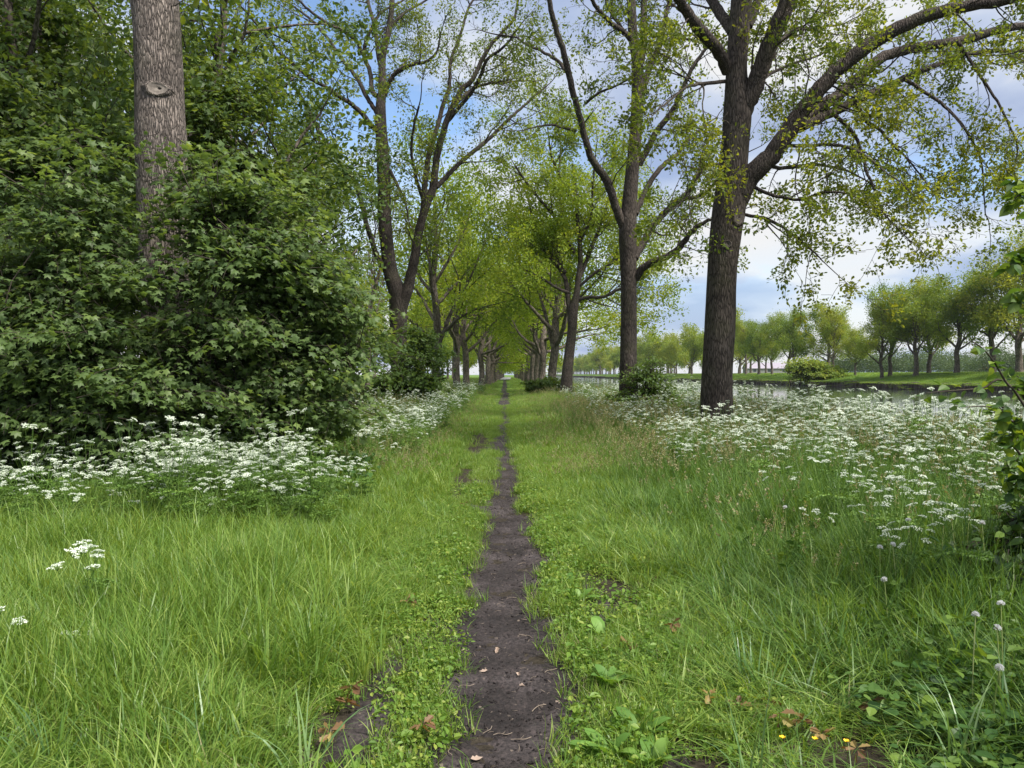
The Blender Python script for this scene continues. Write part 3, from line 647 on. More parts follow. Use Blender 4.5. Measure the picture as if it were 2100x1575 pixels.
# ------------------------------------------------------------------ avenue oaks: a few grown forms, then one object per tree
def proto_oak(H, h0, spread, nl, leaf, per, dens=(0.75, 1.3, 0), seed=1, lm=None, bark=None, el=(35, 70), r0=0.34, fork=False, size_t=(LEAF_V, LEAF_F), sp=0.28, keep=1.0, up=0.35):
    global rnd
    rnd = random.Random(seed)
    out = [[], [], []]; tips = []
    c = Cfg(step=(0.7, 0.5, 0.35), wig=(0.13, 0.18, 0.22), trop=(0.035, 0.02, 0.0), dens=dens, ratio=(0.48, 0.42), minl=(0.9, 0.5), ang=(0.75, 0.85, 0.8))
    mb = MB()
    tp = [Vector((0, 0, -0.1)), Vector((rnd.gauss(0, .05), rnd.gauss(0, .05), h0 * .5)), Vector((rnd.gauss(0, .12), rnd.gauss(0, .12), h0))]
    z = h0; q = tp[-1].copy()
    while z < H * 0.8:
        z += H * 0.12; q = q + Vector((rnd.gauss(0, .25), rnd.gauss(0, .25), H * 0.12)); tp.append(q.copy())
    rr = [r0 * 1.15, r0 * 0.95] + [r0 * (0.85 * (1 - 0.85 * k / (len(tp) - 2))) + .02 for k in range(len(tp) - 2)]
    ring_trunk(mb, [np.array(v) for v in tp], rr, 14, 0, None, 0.05, seed, 0.3)
    P, Rr = smooth_line([np.array(v) for v in tp], rr, 6)
    zs = P[:, 2]
    for j in range(nl):
        t = (j + rnd.random() * 0.7) / nl
        zj = h0 * 0.85 + (H * 0.78 - h0 * 0.85) * t ** 1.25
        i = int(np.argmin(np.abs(zs - zj)))
        az = j * 2.4 + rnd.uniform(-.4, .4); e = R(rnd.uniform(*el) + 15 * t)
        dv = Vector((math.cos(az) * math.cos(e), math.sin(az) * math.cos(e), math.sin(e)))
        ln = spread * (1.25 - 0.6 * t) * rnd.uniform(0.8, 1.15)
        grow(out, tips, P[i], dv, ln, min(Rr[i] * 0.6, 0.028 * ln), 0, c)
    tubes(mb, out[0], 6, 0)
    tm = mb.mesh('avenue_trunk', [bark or M_bark_f], True)
    mc = MB(); tubes(mc, out[1], 3, 1); tubes(mc, out[2], 3, 1)
    tip_leaves(mc, tips, per, sp, leaf, size_t, 0, up, keep)
    return tm, mc.mesh('avenue_crown', [lm or M_oak_f, M_twig]), len(tips)
PROT = [proto_oak(18.5, 3.8, 6.2, 15, 0.20, 15, seed=s, el=(12, 65), sp=0.45) for s in (11, 23, 37, 41)]
PROT_F = [proto_oak(18.5, 3.8, 6.0, 12, 0.36, 11, dens=(0.5, 0.8, 0), seed=s, sp=0.65, el=(12, 65)) for s in (52, 64, 77)]
def tree(name, protos, k, loc, sc, rz, label, group, cat='tree'):
    tm, cm = protos[k % len(protos)][:2]
    x, y = loc
    r_ = empty(name, (x, y, float(gz(x, y))), rz)
    wv = rnd.uniform(.9, 1.14)
    r_.scale = (sc * wv, sc * wv, sc)
    tag(r_, label, cat, group)
    link('trunk', tm, r_); link('crown', cm, r_)
    return r_
rnd = random.Random(99)
ORD = ['second', 'third', 'fourth', 'fifth', 'sixth', 'seventh', 'eighth', 'ninth']
# left row
left_row = [(57, -5.6, 'grey oak trunk glimpsed between the fork oak and its neighbours'),
            (72, -5.15, 'dark oak of the left row, first clear trunk past the bush'),
            (84, -5.0, 'brown oak of the left row standing close behind the dark one'),
            (99, -3.9, 'stout pale oak of the left row, limbs starting high'),
            (116, -3.6, 'reddish oak trunk nearest the path on the left side')]
for i, (y, x, lab) in enumerate(left_row):
    tree('oak_tree', PROT, i, (x, y), rnd.uniform(1.0, 1.12), rnd.uniform(0, 6.28), lab, 'oaks of the left avenue row')
right_row = [(66, 3.45, 'dark upright oak just left of the forked lime green one'),
             (80, 3.1, 'oak of the right row with a limb arching over the path'),
             (92, 3.0, 'pale trunked oak of the right row, next beyond the arching limb'),
             (104, 2.95, 'grey oak of the right row with bushy growth at its foot')]
for i, (y, x, lab) in enumerate(right_row):
    tree('oak_tree', PROT, i + 2, (x, y), rnd.uniform(1.02, 1.15), rnd.uniform(0, 6.28), lab, 'oaks of the right avenue row')
for side in (-1, 1):
    y = 128 if side < 0 else 116; k = 0
    while y < 470:
        x = (-3.7 + rnd.gauss(0, .15)) if side < 0 else (2.9 + rnd.gauss(0, .15))
        x += -0.004 * (y - 120)
        tree('oak_tree', PROT_F, k, (x, y), rnd.uniform(0.9, 1.06), rnd.uniform(0, 6.28),
             'one of the far oaks closing the green tunnel over the path, ' + ('left row' if side < 0 else 'right row'),
             'far oaks of the ' + ('left' if side < 0 else 'right') + ' avenue row')
        y += 10.5 + rnd.uniform(-1, 1); k += 1
# oaks on the far bank of the canal
PROT_B = [proto_oak(16.5, 3.4, 5.4, 15, 0.25, 20, seed=s, lm=M_bank, el=(25, 60), r0=0.36, sp=0.5, dens=(0.8, 1.35, 0)) for s in (101, 113, 127)]
PROT_C = [proto_oak(16.0, 3.0, 5.4, 11, 0.45, 19, dens=(0.5, 0.8, 0), seed=s, lm=M_bank, el=(25, 60), r0=0.36, sp=0.75) for s in (131, 149)]
rnd = random.Random(5)
# (px of trunk, distance, scale, label)
bank = [(2090, 118, 1.30, 'tallest far bank oak at the right picture edge, thick grey trunk'),
        (2035, 125, 1.12, 'far bank oak with slim upright trunk beside the tallest one'),
        (1962, 128, 1.05, 'far bank oak with bent trunk in front of the orange roof'),
        (1905, 136, 1.0, 'far bank oak with two low spreading limbs left of the orange roof'),
        (1878, 134, 1.02, 'far bank oak, slender leaning trunk above the dark bank'),
        (1825, 142, 1.05, 'dark green far bank oak with sturdy forked trunk'),
        (1808, 139, 0.9, 'far bank oak, thin straight trunk beside a sturdy forked one'),
        (1754, 158, 0.62, 'small young far bank tree alone in the gap'),
        (1708, 172, 0.98, 'yellow green far bank oak behind the willow bush'),
        (1700, 180, 0.95, 'far bank oak close behind the yellow green one'),
        (1628, 190, 1.0, 'grey green far bank oak left of the willow bush'),
        (1617, 200, 1.02, 'far bank oak crowding the grey green one'),
        (1583, 212, 0.98, 'far bank oak with wide low fork before the long shed'),
        (1556, 225, 1.0, 'far bank oak with twin trunk beside the long shed'),
        (1530, 238, 1.05, 'bright far bank oak just right of the big near trunk'),
        (1516, 250, 1.0, 'far bank oak half hidden by the big near trunk')]
for i, (px, d_, s_, lab) in enumerate(bank):
    x = (px - CX) / F * d_
    tree('bank_oak', PROT_B, i, (x, d_), s_, rnd.uniform(0, 6.28), lab, 'oaks along the far bank')
for i, d_ in enumerate((104, 92, 79, 67, 54)):
    tree('bank_oak', PROT_B, i, (75.5 + rnd.gauss(0, .8), d_), rnd.uniform(1.0, 1.15), rnd.uniform(0, 6.28), 'far bank oak standing beyond the right picture edge', 'oaks along the far bank')
y = 262
k = 0
while y < 1300:
    x = 75 + rnd.gauss(0, 1.5)
    for row in (0, 1):
        tree('bank_oak', PROT_C, k, (x + row * 13 + rnd.gauss(0, 1), y + row * 5), rnd.choice((.85, 1.0, 1.12, 1.3)) * rnd.uniform(0.93, 1.07), rnd.uniform(0, 6.28),
             'one of the oaks merging into the distant line down the far bank', 'distant oaks down the far bank')
        k += 1
    y += 14 + rnd.uniform(-1.5, 1.5) + (y - 262) * 0.012
# trees of the field side, left beyond the avenue
for i, (px, d_, s_, lab) in enumerate([(722, 105, 0.85, 'yellow green field tree between maple shrub and fork oak'), (768, 120, 0.95, 'light field tree right beside the fork oak trunk'), (690, 130, 1.0, 'field tree behind the maple shrub edge'), (868, 150, 1.0, 'field tree seen between left row trunks')]):
    tree('field_tree', PROT_B, i, ((px - CX) / F * d_, d_), s_, rnd.uniform(0, 6.28), lab, 'trees across the left field')
for i in range(20):
    d_ = 170 + 11 * i + rnd.uniform(-8, 8); px = rnd.uniform(660, 1000)
    tree('field_tree', PROT_C, i, ((px - CX) / F * d_ - 6, d_), rnd.uniform(.75, 1.05), rnd.uniform(0, 6.28), 'one of the small far trees across the left field, glimpsed between trunks', 'far trees across the left field')
# the woodland at the left
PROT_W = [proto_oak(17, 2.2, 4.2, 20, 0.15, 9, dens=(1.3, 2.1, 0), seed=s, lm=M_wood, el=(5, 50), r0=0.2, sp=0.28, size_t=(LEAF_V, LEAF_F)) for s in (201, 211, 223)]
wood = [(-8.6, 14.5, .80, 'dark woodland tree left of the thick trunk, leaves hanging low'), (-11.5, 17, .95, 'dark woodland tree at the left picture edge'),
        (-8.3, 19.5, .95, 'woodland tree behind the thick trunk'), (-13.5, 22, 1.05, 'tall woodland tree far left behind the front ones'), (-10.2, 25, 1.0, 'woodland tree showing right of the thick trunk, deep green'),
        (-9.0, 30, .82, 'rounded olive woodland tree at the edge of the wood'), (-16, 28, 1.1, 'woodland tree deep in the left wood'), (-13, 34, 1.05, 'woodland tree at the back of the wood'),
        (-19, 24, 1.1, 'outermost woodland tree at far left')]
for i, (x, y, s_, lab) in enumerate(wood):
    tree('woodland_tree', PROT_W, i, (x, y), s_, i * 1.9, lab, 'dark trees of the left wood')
PROT_L = [proto_oak(16, 4.5, 3.6, 11, 0.13, 5, dens=(1.1, 1.6, 0), seed=s, lm=M_oak, el=(50, 75), r0=0.17, sp=0.2) for s in (301, 317)]
for i, (x, y, s_, lab) in enumerate([(-10.4, 36, .95, 'slender light green tree with forked grey stem at the wood edge'), (-12.6, 41, 1.0, 'slender light tree behind the forked grey stem'), (-8.7, 46, .95, 'light tree between the wood and the fork oak')]):
    tree('slender_tree', PROT_L, i, (x, y), s_, i * 2.2, lab, 'light trees at the wood edge')

# ------------------------------------------------------------------ shrubs
def shrub(name, label, base, lobes, nspray, leaf, tmpl, lm, per=16, group=None, cat='shrub', spray=0.45, seed=1, stems=7, inner=0.42, up=1.3, low=0.2, tint0=0.42, tier=1.0):
    """several stems from one foot; leafy sprays over and through a set of rounded lobes (cx, cy, cz, rx, ry, rz) given from the foot"""
    rs = np.random.default_rng(seed)
    root = empty(name, (base[0], base[1], float(gz(base[0], base[1])))); tag(root, label, cat, group)
    lob = np.array(lobes, float)
    w = (lob[:, 3] * lob[:, 5]) ; w = w / w.sum()
    nc = max(20, nspray // 9)
    lc = rs.choice(len(lob), nc, p=w)
    dc = unit(rs.normal(size=(nc, 3)) + np.array([0, -0.3, 0.15]))
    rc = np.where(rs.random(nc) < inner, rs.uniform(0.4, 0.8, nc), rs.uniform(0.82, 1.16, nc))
    ci = rs.integers(0, nc, nspray)
    li = lc[ci]; dirs = unit(dc[ci] + rs.normal(0, .12, (nspray, 3)))
    P = lob[li, :3] + dc[ci] * lob[li, 3:6] * rc[ci][:, None] + rs.normal(0, 1, (nspray, 3)) * np.array([.30, .24, .10]) * tier
    k = P[:, 2] > low
    P = P[k]; dirs = dirs[k]
    # stems
    lines = []
    ends = P[rs.choice(len(P), min(len(P), stems * 14), replace=False)]
    mains = []
    for s in range(stems):
        e = ends[s] * 0.85
        b = np.array([rs.normal(0, .15), rs.normal(0, .15), -0.05]); m = (b + e) / 2 + np.array([0, 0, 0.3])
        Pl, Rl = smooth_line([b, (b * .6 + m * .4) * np.array([.7, .7, 1]), m, e], [0.035, 0.03, 0.022, 0.01], 4)
        mains.append(Pl); lines.append((Pl, Rl))
    allm = np.concatenate(mains)
    tw = []
    for e in ends[stems:]:
        j = np.argmin(np.sum((allm - e) ** 2, 1) + 0.6 * np.maximum(0, allm[:, 2] - e[2] + .2))
        m = (allm[j] + e) / 2 + rs.normal(0, .06, 3)
        tw.append((np.array([allm[j], m, e]), np.array([0.011, 0.008, 0.004])))
    mb = MB(); tubes(mb, lines, 7, 0); tubes(mb, tw, 4, 0)
    link('stems', mb.mesh(name + '_stems', [M_twig], True), root)
    # each spray: an arching twig with leaves in pairs, lying in a plane that faces out and up
    n = len(P)
    out = unit(dirs * np.array([1, 1, 0.25]) + rs.normal(0, .35, (n, 3)))
    t = rs.uniform(0, 1, (n, per))
    side = rs.normal(0, 1, (n, per, 1)) * np.cross(out, [0, 0, 1.0])[:, None, :] * spray * 0.32
    Q = P[:, None] + out[:, None] * ((t - 0.6) * spray)[..., None] + side + np.array([0, 0, -1.0]) * (t ** 2 * spray * 0.3)[..., None] + rs.normal(0, spray * .08, (n, per, 3))
    fw = np.repeat(out[:, None], per, 1)
    tint = np.clip(tint0 + rs.normal(0, .13, (n, 1)) + rs.normal(0, .1, (n, per)) + 0.16 * (t - .5) + 0.25 * np.clip(P[:, 2:3] / lob[:, 2].max() - .9, 0, .6), 0, 1)  # last term paints brighter lit tops into the leaf tint of the upper sprays
    mc = MB()
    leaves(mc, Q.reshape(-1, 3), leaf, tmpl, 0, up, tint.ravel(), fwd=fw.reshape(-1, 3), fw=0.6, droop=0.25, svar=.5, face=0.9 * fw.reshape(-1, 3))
    tl = [(np.array([p - o * spray * .6, p, p + o * spray * .4 - np.array([0, 0, spray * .3])]), np.array([.005, .004, .002])) for p, o in zip(P, out)]
    tubes(mc, tl, 3, 1)
    link('foliage', mc.mesh(name + '_foliage', [lm, M_twig]), root)
    return root
MAP = (MAPLE_V, MAPLE_F)
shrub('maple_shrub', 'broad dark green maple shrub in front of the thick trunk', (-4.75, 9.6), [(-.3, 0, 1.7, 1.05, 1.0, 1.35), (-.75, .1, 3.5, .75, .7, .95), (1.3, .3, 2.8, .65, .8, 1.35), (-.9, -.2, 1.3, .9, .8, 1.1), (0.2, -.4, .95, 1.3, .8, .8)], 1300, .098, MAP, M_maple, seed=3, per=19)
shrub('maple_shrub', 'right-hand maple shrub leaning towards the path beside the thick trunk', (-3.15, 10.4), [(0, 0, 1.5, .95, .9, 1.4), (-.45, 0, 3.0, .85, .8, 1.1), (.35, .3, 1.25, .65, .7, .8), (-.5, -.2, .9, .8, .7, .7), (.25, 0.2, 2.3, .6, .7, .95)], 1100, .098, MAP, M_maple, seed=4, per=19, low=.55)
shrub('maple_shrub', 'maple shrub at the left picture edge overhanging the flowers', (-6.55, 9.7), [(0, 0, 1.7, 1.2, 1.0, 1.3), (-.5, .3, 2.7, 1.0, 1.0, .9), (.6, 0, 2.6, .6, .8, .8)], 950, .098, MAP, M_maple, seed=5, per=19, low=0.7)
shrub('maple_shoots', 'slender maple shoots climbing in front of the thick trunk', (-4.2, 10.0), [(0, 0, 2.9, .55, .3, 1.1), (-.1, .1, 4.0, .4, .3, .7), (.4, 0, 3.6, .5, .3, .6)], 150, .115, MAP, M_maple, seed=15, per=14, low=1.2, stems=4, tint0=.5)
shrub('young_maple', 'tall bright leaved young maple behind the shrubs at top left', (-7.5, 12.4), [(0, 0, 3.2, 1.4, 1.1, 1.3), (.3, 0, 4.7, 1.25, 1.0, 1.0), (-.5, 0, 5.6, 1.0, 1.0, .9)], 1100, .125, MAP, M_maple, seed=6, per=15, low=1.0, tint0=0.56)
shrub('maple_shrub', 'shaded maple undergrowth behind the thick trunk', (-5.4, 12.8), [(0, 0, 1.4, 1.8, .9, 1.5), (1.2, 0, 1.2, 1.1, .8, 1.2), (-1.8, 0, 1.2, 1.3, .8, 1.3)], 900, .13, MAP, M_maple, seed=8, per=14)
shrub('elder_bush', 'dark bush round the foot of the forked oak', (-4.9, 32.2), [(.2, 0, .9, 1.1, 1.0, .95), (1.0, .5, 2.0, .75, .8, 1.2), (-.6, 0, .6, .8, .8, .7), (1.1, 0, .9, .9, .9, .9), (1.0, .6, 3.0, .55, .6, .7)], 900, .13, (LEAF_V, LEAF_F), M_bush, seed=9, per=16)
shrub('elder_bush', 'small bush round the foot of the oak behind the big right oak', (4.15, 26.0), [(.35, 0, .8, .6, .6, .9), (-.35, 0, .6, .5, .5, .6), (.75, 0, 1.4, .35, .4, .8), (.4, .2, 1.6, .4, .4, .6)], 420, .10, (LEAF_V, LEAF_F), M_bush, seed=10, per=14)
shrub('elder_bush', 'low bush under the slim right row oaks', (3.0, 58.0), [(0, 0, .7, 1.4, 1.0, .8), (-1, 0, .6, .8, .8, .7)], 350, .2, (LEAF_V, LEAF_F), M_bush, seed=12, per=14)
shrub('willow_bush', 'bright willow bush at the water edge of the far bank', ((1668 - CX) / F * 160, 160), [(0, 0, 1.4, 5.0, 2.5, 1.5), (-2.5, 0, 2.6, 1.9, 2, 1.7), (2.6, 0, 2.0, 2.2, 2, 1.5), (0, 0, 2.9, 1.5, 1.5, 1.5)], 650, .42, (LEAF_V, LEAF_F), M_bank, seed=13, per=20, spray=1.7, tint0=.5, tier=3.5)
shrub('undergrowth_bush', 'shadowy bush between the wood and the left edge', (-9.2, 11.2), [(0, 0, .9, 1.6, 1.0, 1.0), (1.2, .4, 1.2, 1.0, .8, 1.2)], 600, .12, MAP, M_maple, seed=14, per=14, tint0=.3)

shrub('bramble_bush', 'dark bramble mound in the shade under the lime twigs at the right edge', (3.72, 5.2), [(0, 0, .5, .6, .5, .48), (-.35, -.5, .3, .4, .4, .35), (.3, -.2, .8, .4, .4, .4)], 330, .065, (HEART_V, HEART_F), M_bramble_shade, seed=16, per=12, spray=.3, low=.05, tint0=.35, tier=.5)
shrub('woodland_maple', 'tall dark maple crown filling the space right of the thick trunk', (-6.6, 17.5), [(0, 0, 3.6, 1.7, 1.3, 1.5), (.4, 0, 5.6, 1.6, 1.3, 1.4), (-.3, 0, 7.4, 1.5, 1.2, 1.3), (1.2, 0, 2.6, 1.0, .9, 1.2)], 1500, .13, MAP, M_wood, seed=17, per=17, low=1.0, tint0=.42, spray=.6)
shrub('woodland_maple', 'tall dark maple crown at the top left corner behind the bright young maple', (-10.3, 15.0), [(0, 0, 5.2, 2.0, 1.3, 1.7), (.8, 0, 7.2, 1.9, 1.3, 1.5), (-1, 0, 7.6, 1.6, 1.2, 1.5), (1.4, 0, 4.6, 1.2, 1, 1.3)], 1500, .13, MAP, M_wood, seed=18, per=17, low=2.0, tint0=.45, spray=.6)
# lime shrub whose twigs reach in at the right edge
def edge_shrub():
    base = Vector((3.55, 4.5, 0.0))
    root = empty('lime_shrub', base); tag(root, 'leafy lime shrub reaching in from the right picture edge', 'shrub')
    off = np.array(base)
    mb = MB(); mc = MB()
    d = 4.4
    tw = [([(2180, 1150), (2150, 800), (2130, 560), (2105, 520)], .6), ([(2150, 700), (2120, 560), (2085, 540), (2062, 548)], -.2), ([(2160, 620), (2130, 430), (2095, 400), (2070, 415)], -.3),
          ([(2160, 900), (2110, 830), (2068, 790), (2040, 745), (2015, 715), (1992, 700)], -.4), ([(2150, 950), (2080, 860), (2030, 835), (1975, 835)], -.3), ([(2140, 870), (2080, 800), (2010, 798), (1945, 802), (1900, 806)], 0),
          ([(2170, 1050), (2110, 900), (2070, 860), (2050, 835)], -.3), ([(2170, 1050), (2100, 940), (2060, 905), (2045, 880)], 0.1), ([(2180, 1100), (2110, 960), (2080, 950), (2060, 960)], -.3),
          ([(2180, 1100), (2120, 1000), (2095, 985), (2075, 1000)], .1), ([(2160, 640), (2120, 640), (2090, 610), (2078, 622)], .2), ([(2180, 700), (2140, 330), (2110, 370), (2085, 375)], 0),
          ([(2200, 1000), (2150, 880), (2110, 800), (2085, 770)], .2), ([(2200, 1000), (2130, 900), (2090, 880), (2075, 905)], -.2)]
    for pts, dep in tw:
        P = [np.array(at(x, y, d + dep * i / len(pts))) for i, (x, y) in enumerate(pts)]
        P[0] = P[0] * 0.4 + (off + np.array([0, 0, .3])) * 0.6
        P, Rr = smooth_line(P, np.linspace(0.009, 0.0022, len(P)), 5)
        tubes(mb, [(P, Rr)], 6, 0, off)
        n = len(P)
        s = P[int(n * .12):]
        sparse = pts[-1][0] < 2030
        k = 22 if sparse else 42
        ii = np.sort(rng.integers(0, len(s), k))
        Q = s[ii] - off + rng.normal(0, 0.02, (k, 3))
        D = unit(np.gradient(s, axis=0))[ii]
        leaves(mc, Q, 0.054 if sparse else 0.066, (HEART_V, HEART_F), 0, 0.9, np.clip(rng.normal(.45, .25, k), 0, 1), fwd=D, fw=0.5, droop=.5)
    link('stems', mb.mesh('lime_stems', [M_twig], True), root)
    link('foliage', mc.mesh('lime_foliage', [M_lime]), root)
edge_shrub()

# ------------------------------------------------------------------ far bank: timber edge and buildings
def bank_edge():
    mb = MB(); rs = np.random.default_rng(4)
    y = np.arange(30, 1100, 0.6); n = len(y)
    top = 0.02 + 0.22 * rs.random(n) + 0.2 * fbm(y * .3, y * 0, 9)
    jut = rs.random(n) * 0.35; top = top - np.where(rs.random(n) < .3, rs.uniform(.1, .45, n), 0)
    for k in range(n - 1):
        x0 = 61.05 - jut[k]; x1 = 61.7
        a, b = y[k] + .03, y[k + 1] - .03
        z0, z1 = WATER - 0.4, top[k]
        V = np.array([[x0, a, z0], [x0, b, z0], [x0, b, z1], [x0, a, z1], [x1, a, z1 + .1], [x1, b, z1 + .1], [x1, a, z0], [x1, b, z0]])
        mb.add(V, np.array([[0, 1, 2, 3], [3, 2, 5, 4], [0, 3, 4, 6], [1, 7, 5, 2]]), 0)
    o = link('timber_bank_edge', mb.mesh('timber_bank_edge', [plain_mat('wet_timber', (0.035, 0.028, 0.026), .8, col2=(0.10, 0.075, 0.065), scale=3)]))
    tag(o, 'dark weathered timber edging along the far canal bank', 'bank edging')
bank_edge()
def house(name, label, px, d, w, dp, h, rh, wall, roof, cat='house', win=3, rz=0.2):
    x = (px - CX) / F * d
    root = empty(name, (x, d, float(gz(x, d))), rz); tag(root, label, cat)
    mb = MB()
    a, b = w / 2, dp / 2
    V = np.array([[-a, -b, -.3], [a, -b, -.3], [a, b, -.3], [-a, b, -.3], [-a, -b, h], [a, -b, h], [a, b, h], [-a, b, h], [-a, 0, h + rh], [a, 0, h + rh]])
    mb.add(V, [np.array([[0, 1, 5, 4], [2, 3, 7, 6]]), np.array([[1, 2, 6, 9, 5], [3, 0, 4, 8, 7]])])
    link('wall', mb.mesh(name + '_wall', [wall]), root)
    mr = MB(); e = .35; t = .14
    for s in (-1, 1):
        lo = np.array([0, s * (b + e), h - rh * e / b]); hi = np.array([0, 0, h + rh])
        V = []
        for zz_ in (0.03, t + .03):
            for sx in (-a - e, a + e):
                for q in (lo, hi): V.append([sx, q[1], q[2] + zz_])
        V = np.array(V)
        mr.add(V, np.array([[0, 1, 3, 2], [4, 6, 7, 5], [0, 2, 6, 4], [0, 4, 5, 1], [2, 3, 7, 6], [1, 5, 7, 3]]))
    link('roof', mr.mesh(name + '_roof', [roof]), root)
    for k in range(win):
        cx_ = -a + w * (k + .5) / win
        mw = MB(); ww, wh = min(1.2, w / win * .5), 1.2
        V = np.array([[cx_ - ww / 2, -b - .02, h * .35], [cx_ + ww / 2, -b - .02, h * .35], [cx_ + ww / 2, -b - .02, h * .35 + wh], [cx_ - ww / 2, -b - .02, h * .35 + wh]])
        V2 = V + np.array([0, .06, 0])
        mw.add(np.concatenate([V, V2]), np.array([[0, 1, 2, 3], [0, 4, 5, 1], [1, 5, 6, 2], [2, 6, 7, 3], [3, 7, 4, 0]]))
        link('window', mw.mesh(name + '_window', [M_glass]), root)
M_glass = plain_mat('dark_glass', (0.03, 0.04, 0.05), 0.1, spec=0.6)
M_orange = plain_mat('orange_tile', (0.55, 0.14, 0.05), .7, col2=(0.68, 0.22, 0.08), scale=2)
M_wallb = plain_mat('pale_brick', (0.35, 0.30, 0.25), .8, col2=(0.42, 0.36, 0.3), scale=3)
M_shedw = plain_mat('shed_wall', (0.24, 0.23, 0.23), .8, col2=(0.30, 0.29, 0.29), scale=1)
M_shedr = plain_mat('shed_roof', (0.30, 0.27, 0.32), .7, col2=(0.36, 0.33, 0.38), scale=1)
house('farmhouse', 'orange roofed farmhouse seen between far bank trunks near the right edge', 2003, 430, 9, 8, 2.4, 2.6, M_wallb, M_orange)
house('farmhouse', 'orange roofed farmhouse half hidden further left behind the far bank', 1812, 440, 8, 8, 2.4, 2.8, M_wallb, M_orange, rz=0.8)
house('long_shed', 'long low grey shed behind the far bank oaks', 1572, 330, 18, 10, 2.3, 2.2, M_shedw, M_shedr, cat='shed', win=3, rz=-.1)
# distant wood beyond the far bank: one mass
mb = MB(); rs = np.random.default_rng(8); Q = []
for px in np.arange(1690, 2260, 9):
    d_ = rs.uniform(330, 420); x = (px - CX) / F * d_; hgt = rs.uniform(6, 14)
    n = 1100
    dv = unit(rs.normal(size=(n, 3))); r_ = rs.uniform(.5, 1.05, n)[:, None]
    Q.append(np.array([x, d_, 1.9 + hgt * .5]) + dv * r_ * np.array([6.5, 4, hgt * .5]))
leaves(mb, np.concatenate(Q), 0.62, (LEAF_V, LEAF_F), 0, .4)
tag(link('distant_wood', mb.mesh('distant_wood', [leaf_mat('distant_leaf', (.05, .09, .04), (.08, .13, .05), (.12, .17, .06), trans=.3)])), 'blue green wood beyond the far bank meadow', 'wood', kind='stuff')

# ------------------------------------------------------------------ ground vegetation
def scatter(name, protos, P, rot, scl, idx, label=None, cat=None):
    """one object of plants too many to count: geometry nodes put a few grown tufts on points"""
    me = bpy.data.meshes.new(name)
    n = len(P)
    me.vertices.add(n); me.vertices.foreach_set('co', np.asarray(P, np.float32).ravel())
    a = me.attributes.new('rot', 'FLOAT_VECTOR', 'POINT'); a.data.foreach_set('vector', np.asarray(rot, np.float32).ravel())
    a = me.attributes.new('scl', 'FLOAT_VECTOR', 'POINT'); a.data.foreach_set('vector', np.asarray(scl, np.float32).ravel())
    a = me.attributes.new('idx', 'INT', 'POINT'); a.data.foreach_set('value', np.asarray(idx, np.int32))
    o = link(name, me)
    g = bpy.data.node_groups.new(name, 'GeometryNodeTree')
    g.interface.new_socket('Geometry', in_out='INPUT', socket_type='NodeSocketGeometry')
    g.interface.new_socket('Geometry', in_out='OUTPUT', socket_type='NodeSocketGeometry')
    gi = g.nodes.new('NodeGroupInput'); go = g.nodes.new('NodeGroupOutput')
    iop = g.nodes.new('GeometryNodeInstanceOnPoints'); iop.inputs['Pick Instance'].default_value = True
    jn = g.nodes.new('GeometryNodeJoinGeometry')
    for p in reversed(protos):
        ob = bpy.data.objects.new(name + '_tuft', p)
        oi = g.nodes.new('GeometryNodeObjectInfo'); oi.inputs['Object'].default_value = ob; oi.inputs['As Instance'].default_value = False
        gti = g.nodes.new('GeometryNodeGeometryToInstance')
        g.links.new(oi.outputs['Geometry'], gti.inputs[0]); g.links.new(gti.outputs[0], jn.inputs[0])
    def attr(nm, t):
        x = g.nodes.new('GeometryNodeInputNamedAttribute'); x.data_type = t; x.inputs['Name'].default_value = nm; return x.outputs['Attribute']
    g.links.new(gi.outputs[0], iop.inputs['Points']); g.links.new(jn.outputs[0], iop.inputs['Instance'])
    g.links.new(attr('idx', 'INT'), iop.inputs['Instance Index'])
    e2r = g.nodes.new('FunctionNodeEulerToRotation'); g.links.new(attr('rot', 'FLOAT_VECTOR'), e2r.inputs[0])
    g.links.new(e2r.outputs[0], iop.inputs['Rotation']); g.links.new(attr('scl', 'FLOAT_VECTOR'), iop.inputs['Scale'])
    g.links.new(iop.outputs[0], go.inputs[0])
    md = o.modifiers.new('scatter', 'NODES'); md.node_group = g
    tag(o, label, cat, kind='stuff')
    return o
